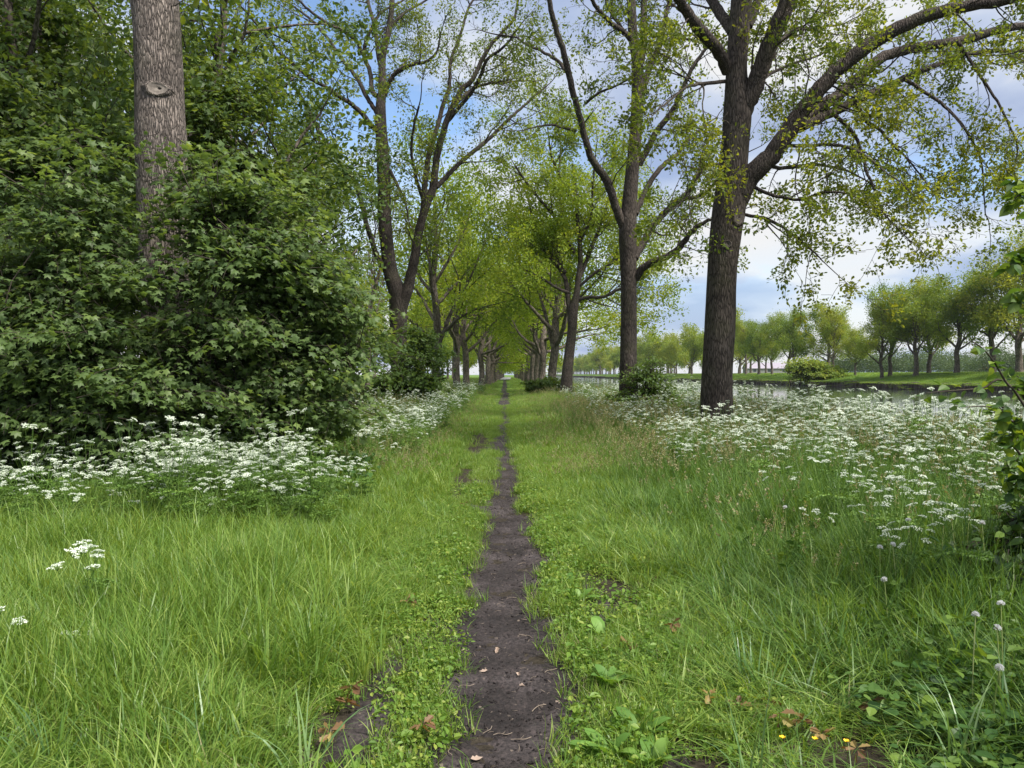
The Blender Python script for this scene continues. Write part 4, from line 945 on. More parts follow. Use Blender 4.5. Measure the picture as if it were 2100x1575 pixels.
def blades(mb, n, rad, hl, w, bend, seed, mat=0, lean=0.35, tint=(0.5, 0.2), segs=4, clumps=1):
    """n curved tapering blades inside a disc"""
    rs = np.random.default_rng(seed)
    cc = rs.normal(0, rad * .55, (clumps, 2)) if clumps > 1 else np.zeros((1, 2))
    ci = rs.integers(0, len(cc), n)
    a = rs.uniform(0, 2 * math.pi, n); r = rad * (0.35 if clumps > 1 else 1) * np.sqrt(rs.random(n))
    B = np.stack([cc[ci, 0] + r * np.cos(a), cc[ci, 1] + r * np.sin(a), np.full(n, -.01)], -1)
    az = a + rs.normal(0, .9, n)
    Ln = rs.uniform(hl[0], hl[1], n); Wd = w * rs.uniform(.6, 1.3, n)
    th0 = np.abs(rs.normal(0, lean, n)); bd = bend * rs.uniform(.3, 1.6, n)
    p = B.copy(); V = []; fac = []
    h = np.stack([np.cos(az), np.sin(az), 0 * az], -1); s = np.stack([-np.sin(az), np.cos(az), 0 * az], -1)
    tw = rs.normal(0, .5, n)
    for k in range(segs + 1):
        t = k / segs
        wd = Wd * (1 - t ** 1.7) * (0.6 + 0.8 * min(1, t * 2.5) * .5)
        if k == segs: wd = wd * 0 + Wd * .04
        sd = s * np.cos(tw * t)[:, None] + h * np.sin(tw * t)[:, None]
        V.append(p - sd * wd[:, None] / 2); V.append(p + sd * wd[:, None] / 2)
        th = th0 + bd * t ** 1.3
        p = p + (h * np.sin(th)[:, None] + np.array([0, 0, 1.0]) * np.cos(th)[:, None]) * (Ln / segs)[:, None]
    V = np.stack(V, 1)              # n, 2(segs+1), 3
    m = V.shape[1]
    base = (np.arange(n) * m)[:, None]
    q = np.concatenate([base + np.array([[2 * k, 2 * k + 1, 2 * k + 3, 2 * k + 2]]) for k in range(segs)], 0)
    ti = np.clip(rs.normal(tint[0], tint[1], n), 0, 1)
    mb.add(V.reshape(-1, 3), q, mat, np.repeat(ti, m))
    return mb
def stalks(mb, n, rad, hl, seed, matstem, mathead, head=0.09):
    rs = np.random.default_rng(seed)
    lines = []; HP = []; HD = []
    for i in range(n):
        b = np.array([*rs.normal(0, rad * .6, 2), 0]); h = rs.uniform(*hl); ln = rs.normal(0, .12, 2)
        tip = b + np.array([ln[0], ln[1], h]); P, Rr = smooth_line([b, b + np.array([ln[0] * .2, ln[1] * .2, h * .55]), tip], [.0016, .0013, .0008], 3)
        lines.append((P, Rr))
        for k in range(16):
            t = rs.random(); HP.append(tip - (tip - b) * head / h * t * 1.0 + rs.normal(0, .008, 3)); HD.append([0, 0, 1])
    tubes(mb, lines, 3, matstem)
    HP = np.array(HP)
    leaves(mb, HP, .018, (LEAF_V, LEAF_F), mathead, 0, fwd=np.array(HD, float), fw=.75)
    return mb
G = [M_grass, M_seed]; GD = [M_grass_d, M_seed]
g_short = [blades(blades(MB(), 6, .1, (.03, .10), .0045, 1.2, 1400 + k, mat=1, lean=1.0), 46, .11, (.03, .11), .0052, .8, 400 + k, lean=.55, clumps=5).mesh('short_tuft', G) for k in range(4)]
g_long = [blades(blades(MB(), 5, .1, (.08, .26), .004, 1.6, 1410 + k, mat=1, lean=.8), 44, .10, (.10, .36), .0080, 1.35, 410 + k, lean=.42, clumps=4, tint=(.5, .26)).mesh('long_tuft', G) for k in range(7)]
g_arch = [blades(blades(MB(), 26, .06, (.28, .55), .0095, 1.7, 420 + k, lean=.3, clumps=2), 26, .10, (.1, .25), .005, 1.0, 425 + k).mesh('arching_tuft', G) for k in range(3)]
g_dark = [blades(blades(MB(), 4, .1, (.1, .34), .004, 1.4, 1430 + k, mat=1, lean=.7), 42, .11, (.16, .5), .0082, 1.25, 430 + k, lean=.36, clumps=4, tint=(.5, .26)).mesh('dark_tuft', GD) for k in range(7)]
g_tall = [stalks(blades(MB(), 50, .14, (.25, .6), .006, .9, 440 + k, lean=.25, clumps=4), 7, .14, (.5, .85), 445 + k, 0, 1).mesh('seeding_tuft', GD) for k in range(3)]
g_far = [stalks(blades(MB(), 150, .45, (.14, .42), .016, .9, 450 + k, lean=.3, clumps=12, segs=3), 5, .4, (.4, .6), 455 + k, 0, 1).mesh('wide_tuft', G) for k in range(4)]
g_mow = [blades(MB(), 170, .5, (.06, .2), .014, .8, 460 + k, lean=.4, clumps=14, segs=3).mesh('mown_tuft', G) for k in range(3)]
def low_leaves(n, rad, size, seed, tmpl=(LEAF_V, LEAF_F), h=.06):
    rs = np.random.default_rng(seed); mb = MB()
    a = rs.uniform(0, 6.283, n); r = rad * np.sqrt(rs.random(n))
    P = np.stack([r * np.cos(a), r * np.sin(a), rs.uniform(.008, h, n)], -1)
    leaves(mb, P, size, tmpl, 0, 1.1)
    return mb.mesh('low_leaves', [M_clover])
g_clov = [low_leaves(70, .11, .02, 470 + k) for k in range(3)] + [low_leaves(34, .10, .032, 474, h=.08)]
g_ivy = []
for k in range(3):
    rs_ = np.random.default_rng(480 + k); mb = MB(); n = 60
    a = rs_.uniform(0, 6.283, n); r = .22 * np.sqrt(rs_.random(n))
    leaves(mb, np.stack([r * np.cos(a), r * np.sin(a), rs_.uniform(.03, .36, n)], -1), .050, (HEART_V, HEART_F), 0, 1.0, svar=.55)
    g_ivy.append(mb.mesh('cover_leaves', [M_nettle]))
def field(n, d0, d1, power=1.0, xlim=None):
    """random ground points in the part of the verge the lens and a step aside can see"""
    d = d0 + (d1 - d0) * rng.random(n) ** power
    half = 0.72 * d + 1.6
    x = rng.uniform(-1, 1, n) * half
    return x, d
def keep_pts(x, y, m):
    x = x[m]; y = y[m]
    return x, y
def lay(x, y):
    return np.stack([x, y, gz(x, y)], -1)
def s_path(x, y):
    """distance outward from the ragged edge of the bare path"""
    e = ((fbm(x * 1.5 + 3, y * 1.5, 31, 3) - .5) * .56 + (fbm(x * 5, y * 5, 35, 3) - .5) * .42) * np.clip(path_half(y) / .33, .35, 1)
    return np.abs(x - path_center(y)) - path_half(y) + e
def bare(x, y):
    """worn patches beside the path"""
    b = fbm(x * 1.3 + 11, y * 0.55, 41, 3)
    track = np.exp(-((x + .60 + .012 * y) / .24) ** 2) * np.clip((y - 8) / 2, 0, 1) * np.clip((23 - y) / 4, 0, 1)
    rt = np.exp(-((x - .56 - np.clip(9 - y, 0, 9) * .035) / .40) ** 2) * np.clip((10 - y) / 3, 0, 1) * (1.15 + .5 * (y < 6.5))
    lf = np.exp(-((x + .70) / .25) ** 2) * np.clip((5.2 - y) / 1.2, 0, 1)
    rb = np.exp(-(((x - 1.45) / .42) ** 2 + ((y - 3.15) / .45) ** 2))
    return np.clip(np.clip((b - .47) * 7 + .5, 0, 1) * np.maximum(np.maximum(track * 1.5, rt * 1.2), lf * 1.2) + track * .75 + rb * .9, 0, 1)
def rots(n, tilt=.12):
    return np.stack([rng.normal(0, tilt, n), rng.normal(0, tilt, n), rng.uniform(0, 6.283, n)], -1)
def scl(n, lo, hi, zl=.8, zh=1.25):
    s = rng.uniform(lo, hi, n)
    return np.stack([s, s, s * rng.uniform(zl, zh, n)], -1)
shade_zone = lambda x, y: ((x < -2.3 - .02 * y) & (y > 9.0) & (x > -9) & (y < 14))
# a. short turf beside the path
x, y = field(25000, 2.2, 16, .8)
x = path_center(y) + np.sign(rng.normal(size=len(x))) * (path_half(y) + np.abs(rng.normal(0, .55, len(x))) - .12)
s = s_path(x, y); m = (s > rng.normal(.06, .07, len(s))) & (rng.random(len(s)) > bare(x, y) * 1.0) & (np.abs(x) < 2.0)
x, y = keep_pts(x, y, m); n = len(x)
scatter('short_grass', g_short, lay(x, y), rots(n, .2), scl(n, .75, 1.35), rng.integers(0, 4, n), 'short trodden grass along both edges of the bare path', 'grass')
# b. clover and other low leaves at the path edge
x, y = field(3400, 2.2, 11, .9)
x = path_center(y) + np.where(rng.random(len(x)) < .58, 1, -1) * (path_half(y) + np.abs(rng.normal(.10, .42, len(x))) - .06)
s = s_path(x, y); cl = fbm(x * 1.6 + 40, y * 1.6, 51, 3)
m = (s > -.05) & (cl > .44) & (np.abs(x) < 1.9) & (rng.random(len(x)) > bare(x, y) * .85); x, y = keep_pts(x, y, m); n = len(x)
scatter('clover', g_clov, lay(x, y), rots(n, .15), scl(n, .7, 1.3), rng.integers(0, 4, n), 'low leafy clover and chickweed creeping over the path edge', 'ground cover')
# sprigs on the bare soil
x, y = field(260, 2.4, 10, 1); x = path_center(y) + rng.uniform(-.4, .45, len(x)); n = len(x)
# c. long grass of the left verge
def long_mask(x, y):
    s = s_path(x, y)
    return s > .18 + .25 * rng.random(len(x))
x, y = field(25000, 2.0, 12, .75); m = long_mask(x, y) & (x < .5) & ~((x < -2.2) & (y > 9.3)); x, y = keep_pts(x, y, m)
m = rng.random(len(x)) > bare(x, y) * 1.2; x, y = keep_pts(x, y, m); n = len(x)
hgt = np.clip(.60 + .35 * (np.abs(x) - .7), .42, 1.15) * (0.25 + 1.5 * fbm(x * 1.1, y * 1.1, 61, 3))
hgt = hgt * np.where((x < -.3) & (x > -1.25) & (y > 6.5), .5, 1)
S = scl(n, .85, 1.25); S[:, 2] *= hgt
scatter('long_grass', g_long, lay(x, y), rots(n, .18), S, rng.integers(0, 7, n), 'lush light green long grass on the left verge', 'grass')
x, y = field(4600, 2.0, 10, .9); m = (s_path(x, y) > .5) & (fbm(x * .9 + 7, y * .9, 71, 3) > .47) & (x < 0); x, y = keep_pts(x, y, m); n = len(x)
scatter('arching_grass', g_arch, lay(x, y), rots(n, .1), scl(n, .7, 1.15), rng.integers(0, 3, n), 'taller arching grass tufts scattered through the left verge', 'grass')
# d. right verge: darker, longer, running into tall seeding grass
x, y = field(21000, 2.0, 12, .75); m = long_mask(x, y) & (x >= .4); x, y = keep_pts(x, y, m)
m = rng.random(len(x)) > bare(x, y) * 1.2; x, y = keep_pts(x, y, m); n = len(x)
hgt = np.clip(.40 + .55 * (x - .7), .38, 1.45) * (0.25 + 1.5 * fbm(x * 1.1, y * 1.1, 63, 3)) * np.clip(.72 + .28 * (y - 4.5) / 1.5, .72, 1)
S = scl(n, .85, 1.25); S[:, 2] *= hgt
dk = rng.random(n) < np.clip((x - 1.0) * .7, .1, .85)
P = lay(x, y); Ro = rots(n, .18); I = rng.integers(0, 7, n)
scatter('verge_grass', g_long, P[~dk], Ro[~dk], S[~dk], I[~dk], 'light long grass on the right verge beside the path', 'grass')
scatter('dark_grass', g_dark, P[dk], Ro[dk], S[dk] * np.array([1, 1, .9]), I[dk], 'deep green tall grass at the right among the flowers', 'grass')
x, y = field(5600, 5, 34, .9); m = (x > 1.2 + .5 * rng.random(len(x))) & (x < 10.4) & ((y > 9) | (rng.random(len(x)) < .25)); x, y = keep_pts(x, y, m); n = len(x)
scatter('seeding_grass', g_tall, lay(x, y), rots(n, .1), scl(n, .75, 1.15, .75, 1.05) * np.where(x > 5, 1.15, 1.0)[:, None], rng.integers(0, 3, n), 'tall grass with pinkish brown seed heads round the big right oak', 'grass')
# e. farther verges
x, y = field(16000, 11, 75, 1.15); s = np.abs(x - path_center(y))
m = (s > path_half(y) + .40) & (x < 10.3) & (x > -30) & ~shade_zone(x, y) & (rng.random(len(x)) > bare(x, y)) & ~((np.abs(x + .60 + .012 * y) < .42) & (y < 22)); x, y = keep_pts(x, y, m); n = len(x)
S = scl(n, .6, 1.0); S[:, 2] *= 1.25 * np.clip(.35 + .28 * (np.abs(x - path_center(y)) - .5), .35, 1.15) * (.7 + .6 * fbm(x * .5, y * .5, 81, 3))
scatter('far_grass', g_far, lay(x, y), rots(n, .05), S, rng.integers(0, 4, n), 'long grass of both verges farther along the path', 'grass')
x, y = field(9000, 10.5, 40, 1.2); x = path_center(y) + np.sign(rng.normal(size=len(x))) * (path_half(y) + .07 + np.abs(rng.normal(0, .5, len(x)))); m = s_path(x, y) > .10
m &= rng.random(len(x)) > bare(x, y); x, y = keep_pts(x, y, m); n = len(x)
S = scl(n, .16, .42); S[:, 2] *= 1.3
scatter('path_side_grass', g_mow, lay(x, y), rots(n, .05), S, rng.integers(0, 3, n), 'low grass closing in on the narrowing path', 'grass')
x, y = field(9000, 70, 330, 1.3); m = (np.abs(x - path_center(y)) > 1.15) & ((y < 215) | (x < -6.8) | (x > -.1)) & (x < 10) & (x > -60); x, y = keep_pts(x, y, m); n = len(x)
S = scl(n, 1.6, 2.6); S[:, 2] *= np.where(np.abs(x - path_center(y)) < 2.2, .18, .42)
scatter('distant_grass', g_far, lay(x, y), rots(n, .03), S, rng.integers(0, 4, n), 'grass seen far down the avenue', 'grass')
# far bank slope
n = 18000; y = 40 + 460 * rng.random(n) ** 1.4; x = np.where(rng.random(n) < .25, rng.uniform(61.35, 62.6, n), rng.uniform(61.6, 92, n)); m = (x / y < .78); x, y = keep_pts(x, y, m); n = len(x)
S = scl(n, 1.4, 2.6); S[:, 2] *= .55
scatter('bank_grass', g_mow, lay(x, y), rots(n, .03), S, rng.integers(0, 3, n), 'green grass slope of the far canal bank', 'grass')
# f. leafy ground cover: right corner and under the shrubs
x, y = field(2700, 2.3, 8.5, .9); m = (x > 1.55 + .14 * (y - 3) ** 1.0 * 0 + .5 * rng.random(len(x))) & (fbm(x * .7, y * .7 + 4, 91, 3) + (x - 1.6) * .22 > .58); x, y = keep_pts(x, y, m)
n = len(x); S = scl(n, .7, 1.2); S[:, 2] *= np.clip(.35 + .3 * (x - 1.3), .3, 1)
scatter('ground_ivy', g_ivy, lay(x, y), rots(n, .1), S, rng.integers(0, 3, n), 'dark leafy nettle and ground ivy cover in the right corner', 'ground cover')
x = rng.uniform(-9, -1.9, 900); y = rng.uniform(8.3, 13, 900); m = (x < -1.7 - .12 * (y - 8)) ; x, y = keep_pts(x, y, m); n = len(x)
scatter('shade_leaves', g_ivy, lay(x, y), rots(n, .1), scl(n, .7, 1.2), rng.integers(0, 3, n), 'shaded leafy ground cover under the maple shrubs', 'ground cover')

# ------------------------------------------------------------------ cow parsley
def umbel_mesh(seed, loose=False):
    """domed flower head: rays carrying small discs of white florets"""
    rs = np.random.default_rng(seed); mb = MB(); lines = []
    nr = rs.integers(9, 13); Rr = .030 if not loose else .036
    C = []
    for k in range(nr):
        r = Rr * math.sqrt((k + .4) / nr); a = k * 2.4 + rs.normal(0, .2)
        C.append([r * math.cos(a), r * math.sin(a), .028 - 7.0 * r * r + rs.normal(0, .002)])
    C = np.array(C)
    for c in C: lines.append((np.array([[0, 0, 0], c * [.5, .5, .62], c]), np.array([.0009, .0007, .0006])))
    tubes(mb, lines, 3, 1)
    n = 8
    Q = np.repeat(C, n, 0) + np.concatenate([np.stack([.0085 * np.sqrt(np.arange(n) / n) * np.cos(np.arange(n) * 2.4 + j), .0085 * np.sqrt(np.arange(n) / n) * np.sin(np.arange(n) * 2.4 + j), .003 - .003 * np.arange(n) / n], -1) for j in range(nr)])
    Q = Q + rs.normal(0, .0008, Q.shape) - np.array([0, 0, 0])
    SQ = (np.array([[-.5, -.2, 0], [0, -.5, .05], [.5, -.2, 0], [.5, .3, 0], [0, .5, .05], [-.5, .3, 0]]), [np.array([[0, 1, 2, 3, 4, 5]])])
    leaves(mb, Q, .0060, SQ, 0, 1.6, np.clip(rs.normal(.55, .2, len(Q)), 0, 1))
    return mb.mesh('flower_head', [M_petal, M_stem])
UMB = [umbel_mesh(500 + k, k % 2) for k in range(5)]
def frond(mb, b, d, Ln, rs, mat=0):
    """ferny leaf: rachis with paired cut leaflets"""
    d = unit(np.array(d)); side = unit(np.cross(d, [0, 0, 1.0])); nrm = np.cross(side, d)
    P = [b + d * Ln * t - np.array([0, 0, Ln * .45 * t * t]) for t in np.linspace(0, 1, 6)]
    tubes(mb, [(np.array(P), np.linspace(.0018, .0006, 6))], 3, mat)
    Q = []; D = []
    for t in np.linspace(.25, 1, 9):
        p = b + d * Ln * t - np.array([0, 0, Ln * .45 * t * t])
        for s in (-1, 1):
            w = Ln * .42 * (1.15 - t)
            for u in np.linspace(.15, 1, 5):
                Q.append(p + side * s * w * u + d * w * .35 * u + rs.normal(0, .003, 3)); D.append(side * s + d * .7)
    leaves(mb, np.array(Q), .024, (LEAF_V, LEAF_F), mat, .9, fwd=np.array(D), fw=.85)
def parsley(seed, h, nu, ripe=.5):
    rs = np.random.default_rng(seed); mb = MB(); heads = []; lines = []
    ln = rs.normal(0, .07, 2); top = np.array([ln[0], ln[1], h])
    P, Rr = smooth_line([np.zeros(3), np.array([ln[0] * .3, ln[1] * .3, h * .5]), top], [.0042, .0034, .0018], 5); lines.append((P, Rr))
    heads.append((top, rs.normal(0, .12, 2)))
    for k in range(nu - 1):
        t = rs.uniform(.42, .86); i = int(t * (len(P) - 1)); a = k * 2.4 + rs.normal(0, .3)
        L_ = (h * (1.05 - t) * .8 + .07) * rs.uniform(.75, 1.1); o = rs.uniform(.35, .6)
        e = P[i] + np.array([math.cos(a) * L_ * o, math.sin(a) * L_ * o, L_ * (1 - .35 * o)])
        m = P[i] + (e - P[i]) * .5 + np.array([math.cos(a), math.sin(a), 0]) * .02
        Pl, Rl = smooth_line([P[i], m, e], [.0022, .0017, .001], 3); lines.append((Pl, Rl)); heads.append((e, rs.normal(0, .2, 2) + .15 * np.array([-math.sin(a), math.cos(a)])))
    tubes(mb, lines, 4, 0)
    for k in range(10):
        a = rs.uniform(0, 6.283); z = h * rs.uniform(.05, .72)
        frond(mb, np.array([ln[0] * .2, ln[1] * .2, z]), [math.cos(a), math.sin(a), rs.uniform(.3, .9)], rs.uniform(.18, .32), rs)
    me = mb.mesh('parsley_stem', [M_stem])
    return me, heads
PAR = [parsley(520 + k, [.95, .82, .70, .88, .60, .76][k], [8, 9, 7, 10, 6, 8][k]) for k in range(6)]
def one_mesh(k):
    """the same plant as a single mesh, for places where its parts are too small to see"""
    me, heads = PAR[k]
    bm_v = []; 
    out = MB()
    def addmesh(m, M4, moff):
        n = len(m.vertices); co = np.empty(n * 3, np.float32); m.vertices.foreach_get('co', co); co = co.reshape(-1, 3)
        A = np.array(M4); co = co @ A[:3, :3].T + A[:3, 3]
        t = np.empty(n, np.float32); m.attributes['tint'].data.foreach_get('value', t)
        ls = np.array([p.loop_start for p in m.polygons]); lt = np.array([p.loop_total for p in m.polygons]); mi = np.array([p.material_index for p in m.polygons])
        vi = np.empty(len(m.loops), np.int32); m.loops.foreach_get('vertex_index', vi)
        for tot in np.unique(lt):
            for mm in np.unique(mi):
                sel = (lt == tot) & (mi == mm)
                if sel.any():
                    f = vi[ls[sel][:, None] + np.arange(tot)[None]]
                    out.L.append((f + out.n).ravel()); out.S.append(np.full(len(f), tot, np.int32)); out.M.append(np.full(len(f), moff[mm], np.int32))
        out.V.append(co.astype(np.float32)); out.T.append(t); out.n += n
    addmesh(me, Matrix.Identity(4), {0: 1})
    for j, (p, r_) in enumerate(heads):
        addmesh(UMB[j % 5], Matrix.Translation(p) @ Matrix.Rotation(r_[0], 4, 'X') @ Matrix.Rotation(r_[1], 4, 'Y') @ Matrix.Scale(1.15, 4), {0: 0, 1: 1})
    return out.mesh('parsley_plant', [M_petal, M_stem])
PAR1 = [one_mesh(k) for k in range(6)]
def plant_parsley(loc, k, rz, s, label, group=None, parts=True, hs=1.0, lean=(0, 0)):
    x, y = loc
    me, heads = PAR[k]
    o = link('cow_parsley', me if parts else PAR1[k], None, (x, y, float(gz(x, y)) - .01))
    o.rotation_euler = (lean[0], lean[1], rz); o.scale = (s, s, s)
    tag(o, label, 'wildflower', group)
    if parts:
        for j, (p, r_) in enumerate(heads):
            c = link('flower_head', UMB[(j + k) % 5], o, p)
            c.rotation_euler = (r_[0], r_[1], j * 1.3); c.scale = (hs, hs, hs)
    return o
rnd = random.Random(77)
# left drift in front of the maple shrubs
labL = 'white cow parsley in the dense drift below the maple shrubs'
cnt = 0
def drift_left(n):
    out = []
    while len(out) < n:
        y = rnd.uniform(6.9, 9.2); x = rnd.uniform(-6.6, -1.6)
        front = 7.0 + .35 * max(0, -x - 4.2) * 0 + (0.5 if x > -2.6 else 0)
        if y < front or (x > -2.2 and y < 8.3): continue
        if fbm(x * .9 + 2, y * .9, 93, 3) + rnd.uniform(-.12, .12) < .42: continue
        out.append((x, y))
    return out
for x, y in drift_left(120):
    plant_parsley((x, y), rnd.randrange(6), rnd.uniform(0, 6.28), rnd.uniform(.6, 1.0) * rnd.choice((1, 1, 1.1, 1.3)), labL, 'cow parsley drift below the maple shrubs', True, 1.15); cnt += 1
# the right meadow
labR = 'pale cow parsley standing in the flower meadow between path and canal'
m_pts = []
while len(m_pts) < 172:
    y = 4.6 + 9.5 * rnd.random() ** 1.0; x = rnd.uniform(1.6, min(.72 * y + 1, 8.8))
    if x < 1.75 + .06 * (y - 5) + max(0, 7.5 - y) * .08 + rnd.random() * .8: continue
    if y < 7 and rnd.random() < .25: continue
    m_pts.append((x, y))
m_pts.sort(key=lambda p: p[1])
for i, (x, y) in enumerate(m_pts):
    plant_parsley((x, y), rnd.randrange(6), rnd.uniform(0, 6.28), rnd.uniform(.78, 1.12) * (1.2 if x > 4.5 else 1.1 if y < 8.5 else 1.0), labR, 'cow parsley of the right meadow', y < 11.5, .9)
# loners on the near left
plant_parsley(((172 - CX) / F * 4.45, 4.45), 1, .6, .72, 'small cow parsley alone in the grass near the left edge, cluster of white umbels', None, True, 1.75)
plant_parsley(((4 - CX) / F * 3.75, 3.75), 4, 2.0, .70, 'cow parsley cut by the left picture edge, low in the grass', None, True, 1.7)
plant_parsley(((146 - CX) / F * 3.95, 3.95), 4, 4.0, .48, 'tiny cow parsley sunk in the grass below the lone cluster', None, True, 1.4)
# all the rest, too many to count
P = []
n = 0
x, y = field(17000, 8.6, 75, 1.15); s = fbm(x * .5, y * .35, 95, 3)
inner = -1.35 - .012 * y
mL = (fbm(x * .8 + 5, y * .5, 97, 3) > .44) & (x < inner - .35 * s) & (x > -4.4 - .01 * y) & (rng.random(len(x)) < np.clip(1.2 - y / 90, .2, 1))
mR = (rng.random(len(x)) < .58) & (x > 2.2 + .7 * rng.random(len(x)) + .0 * y) & (x < 9.4) & (y > 10) & (rng.random(len(x)) < np.clip(1.15 - np.abs(y - 16) / 45, .12, 1))
m = mL | mR; x, y = keep_pts(x, y, m)
xl = rng.uniform(-7, -1.8, 420); yl = rng.uniform(7.4, 9.8, 420); ml = (fbm(xl * .9 + 2, yl * .9, 93, 3) > .44) & (rng.random(420) < .45); x = np.concatenate([x, xl[ml]]); y = np.concatenate([y, yl[ml]]); n = len(x)
S = scl(n, .65, 1.0) * np.where(y > 25, 1.15, 1.0)[:, None] * np.where(x > 4.8, 1.28, 1.0)[:, None]
scatter('cow_parsley_mass', PAR1, lay(x, y), rots(n, .08), S, rng.integers(0, 6, n), 'hazy white mass of cow parsley farther along both verges', 'wildflower mass')

# ------------------------------------------------------------------ small plants one can tell apart
def dandelion(loc, h, bent, label, k, clock=True):
    x, y = loc; rs = np.random.default_rng(600 + k)
    o = empty('dandelion', (x, y, float(gz(x, y))), rs.uniform(0, 6.28)); tag(o, label, 'dandelion', None if clock == 'one' else 'dandelion clocks at the right')
    top = np.array([bent, 0, h]); mb = MB()
    P, Rr = smooth_line([np.zeros(3), np.array([bent * .1, 0, h * .5]), top], [.0032, .0028, .0022], 5); tubes(mb, [(P, Rr)], 6, 0)
    link('stalk', mb.mesh('dandelion_stalk', [M_dandstem], True), o)
    mh = MB(); n = 150 if clock else 0
    a = np.linspace(0, 2 * math.pi, 9)[:-1]
    V = np.array([[.005 * math.cos(q), .005 * math.sin(q), 0] for q in a] + [[0, 0, .007], [0, 0, -.003]]) + top
    mh.add(V, np.array([[i, (i + 1) % 8, 8] for i in range(8)] + [[(i + 1) % 8, i, 9] for i in range(8)]), 0)
    if n:
        dv = unit(rs.normal(size=(n, 3)) + np.array([0, 0, .35])); k_ = (dv[:, 2] > -.5) & ((dv[:, 0] * .6 + dv[:, 2]) > -.35 + .5 * (rs.random() < .5)); dv = dv[k_]
        c = top + dv * .0155
        lines = [(np.array([top + q * .004, top + q * .011, e]), np.array([.0003, .0003, .0003])) for q, e in zip(dv, c)]
        tubes(mh, lines, 3, 1)
        ST = (np.array([[-.5, -.06, 0], [.5, -.06, 0], [.5, .06, 0], [-.5, .06, 0], [-.06, -.5, 0], [.06, -.5, 0], [.06, .5, 0], [-.06, .5, 0]]), [np.array([[0, 1, 2, 3], [4, 5, 6, 7]])])
        leaves(mh, c, .0085, ST, 1, 0)
    link('seed_head', mh.mesh('dandelion_head', [M_brown, M_fluff]), o)
dl = [(1808, 1131, .52), (1842, 1126, .54), (1875, 1075, .64), (2025, 1086, .62), (2061, 1250, .52), (1999, 1273, .50), (2056, 1303, .46), (1615, 1036, .60), (1823, 1196, .42), (2043, 1370, .36)]
for k, (px, py, h) in enumerate(dl):
    d_ = F * (EYE - h) / (py - HOR)
    plab = ['dandelion clock left of a close pair in the right corner', 'dandelion clock right of a close pair in the right corner', 'ragged dandelion clock among the white flowers at right', 'dandelion clock near the right picture edge by the shrub',
            'tall dandelion clock nearest the right picture edge', 'full round dandelion clock left of the tallest one', 'half blown dandelion clock just below the tallest one', 'dandelion clock alone in the dark grass nearer the path', 'small low dandelion clock under a close pair', 'spent dandelion head lowest at the right edge'][k]
    dandelion(((px - CX) / F * d_, d_), h, [.02, -.03, .05, .1, .02, .03, -.02, .04, .02, .07][k], plab, k)
for k, (px, py, h, b) in enumerate([(1770, 1060, .62, -.1), (1925, 1060, .66, -.06), (1965, 1070, .62, .05), (1984, 1062, .64, .02), (1830, 1108, .56, .1), (1862, 1096, .57, -.03), (1930, 1085, .6, -.02), (1586, 1035, .58, -.04)]):
    d_ = F * (EYE - h) / (py - HOR)
    dandelion(((px - CX) / F * d_, d_), h, b, 'bare pale dandelion stalk, seeds blown away, in the right corner', 40 + k, False)
def buttercup(px, py, h, label, k):
    d_ = F * (EYE - h) / (py - HOR); x = (px - CX) / F * d_
    o = empty('buttercup', (x, d_, float(gz(x, d_)))); tag(o, label, 'buttercup')
    mb = MB(); tubes(mb, [(np.array([[0, 0, 0], [.005, 0, h * .5], [0, 0, h]]), np.array([.0014, .0012, .001]))], 4, 0)
    link('stalk', mb.mesh('buttercup_stalk', [M_stem]), o)
    mp = MB()
    for j in range(5):
        a = j * 1.2566 + k; c, s_ = math.cos(a), math.sin(a)
        V = np.array([[.002, -.002, 0], [.007, -.0075, .004], [.012, -.004, .009], [.012, .004, .009], [.007, .0075, .004], [.002, .002, 0]])
        V = np.stack([V[:, 0] * c - V[:, 1] * s_, V[:, 0] * s_ + V[:, 1] * c, V[:, 2] + h], -1)
        mp.add(V, np.array([[0, 1, 2, 3, 4, 5]]))
    link('petals', mp.mesh('buttercup_petals', [M_yellow]), o)
buttercup(1608, 1512, .12, 'yellow buttercup left of three at the bottom right', 0)
buttercup(1675, 1517, .10, 'smallest yellow buttercup, middle of three at the bottom right', 1)
buttercup(1740, 1521, .11, 'yellow buttercup right of three at the bottom right', 2)
buttercup(21, 1315, .15, 'yellow buttercup in the grass at the left picture edge', 3)
def dock(px, py, s, label, k):
    d_ = F * (EYE - .05) / (py - HOR); x = (px - CX) / F * d_; rs = np.random.default_rng(700 + k)
    o = empty('dock_plant', (x, d_, float(gz(x, d_))), rs.uniform(0, 6)); tag(o, label, 'dock', 'broad leaved dock plants beside the path')
    for j in range(rs.integers(4, 7)):
        a = j * 1.3 + rs.normal(0, .3); el = rs.uniform(.5, 1.25); Ln = 1.35 * s * rs.uniform(.7, 1.1); W = Ln * .18
        mb = MB(); V = []; nn = 7
        for i in range(nn):
            t = i / (nn - 1); w = W * math.sin(math.pi * min(1, t * .9 + .06)) ** .7 if i < nn - 1 else .001
            z = math.sin(el) * t * Ln - .35 * Ln * t * t + .02; r_ = math.cos(el) * t * Ln + .1 * Ln * t * t
            for q, dz in ((-1, .18), (0, 0), (1, .18)):
                V.append([r_ * math.cos(a) - q * w * math.sin(a), r_ * math.sin(a) + q * w * math.cos(a), z + dz * w + rs.normal(0, .002)])
        V = np.array(V); q_ = []
        for i in range(nn - 1):
            for c in (0, 1): q_.append([3 * i + c, 3 * i + c + 1, 3 * i + 4 + c, 3 * i + 3 + c])
        mb.add(V, np.array(q_), 0, float(np.clip(rs.normal(.5, .2), 0, 1)))
        link('leaf', mb.mesh('dock_leaf', [M_dock], True), o)
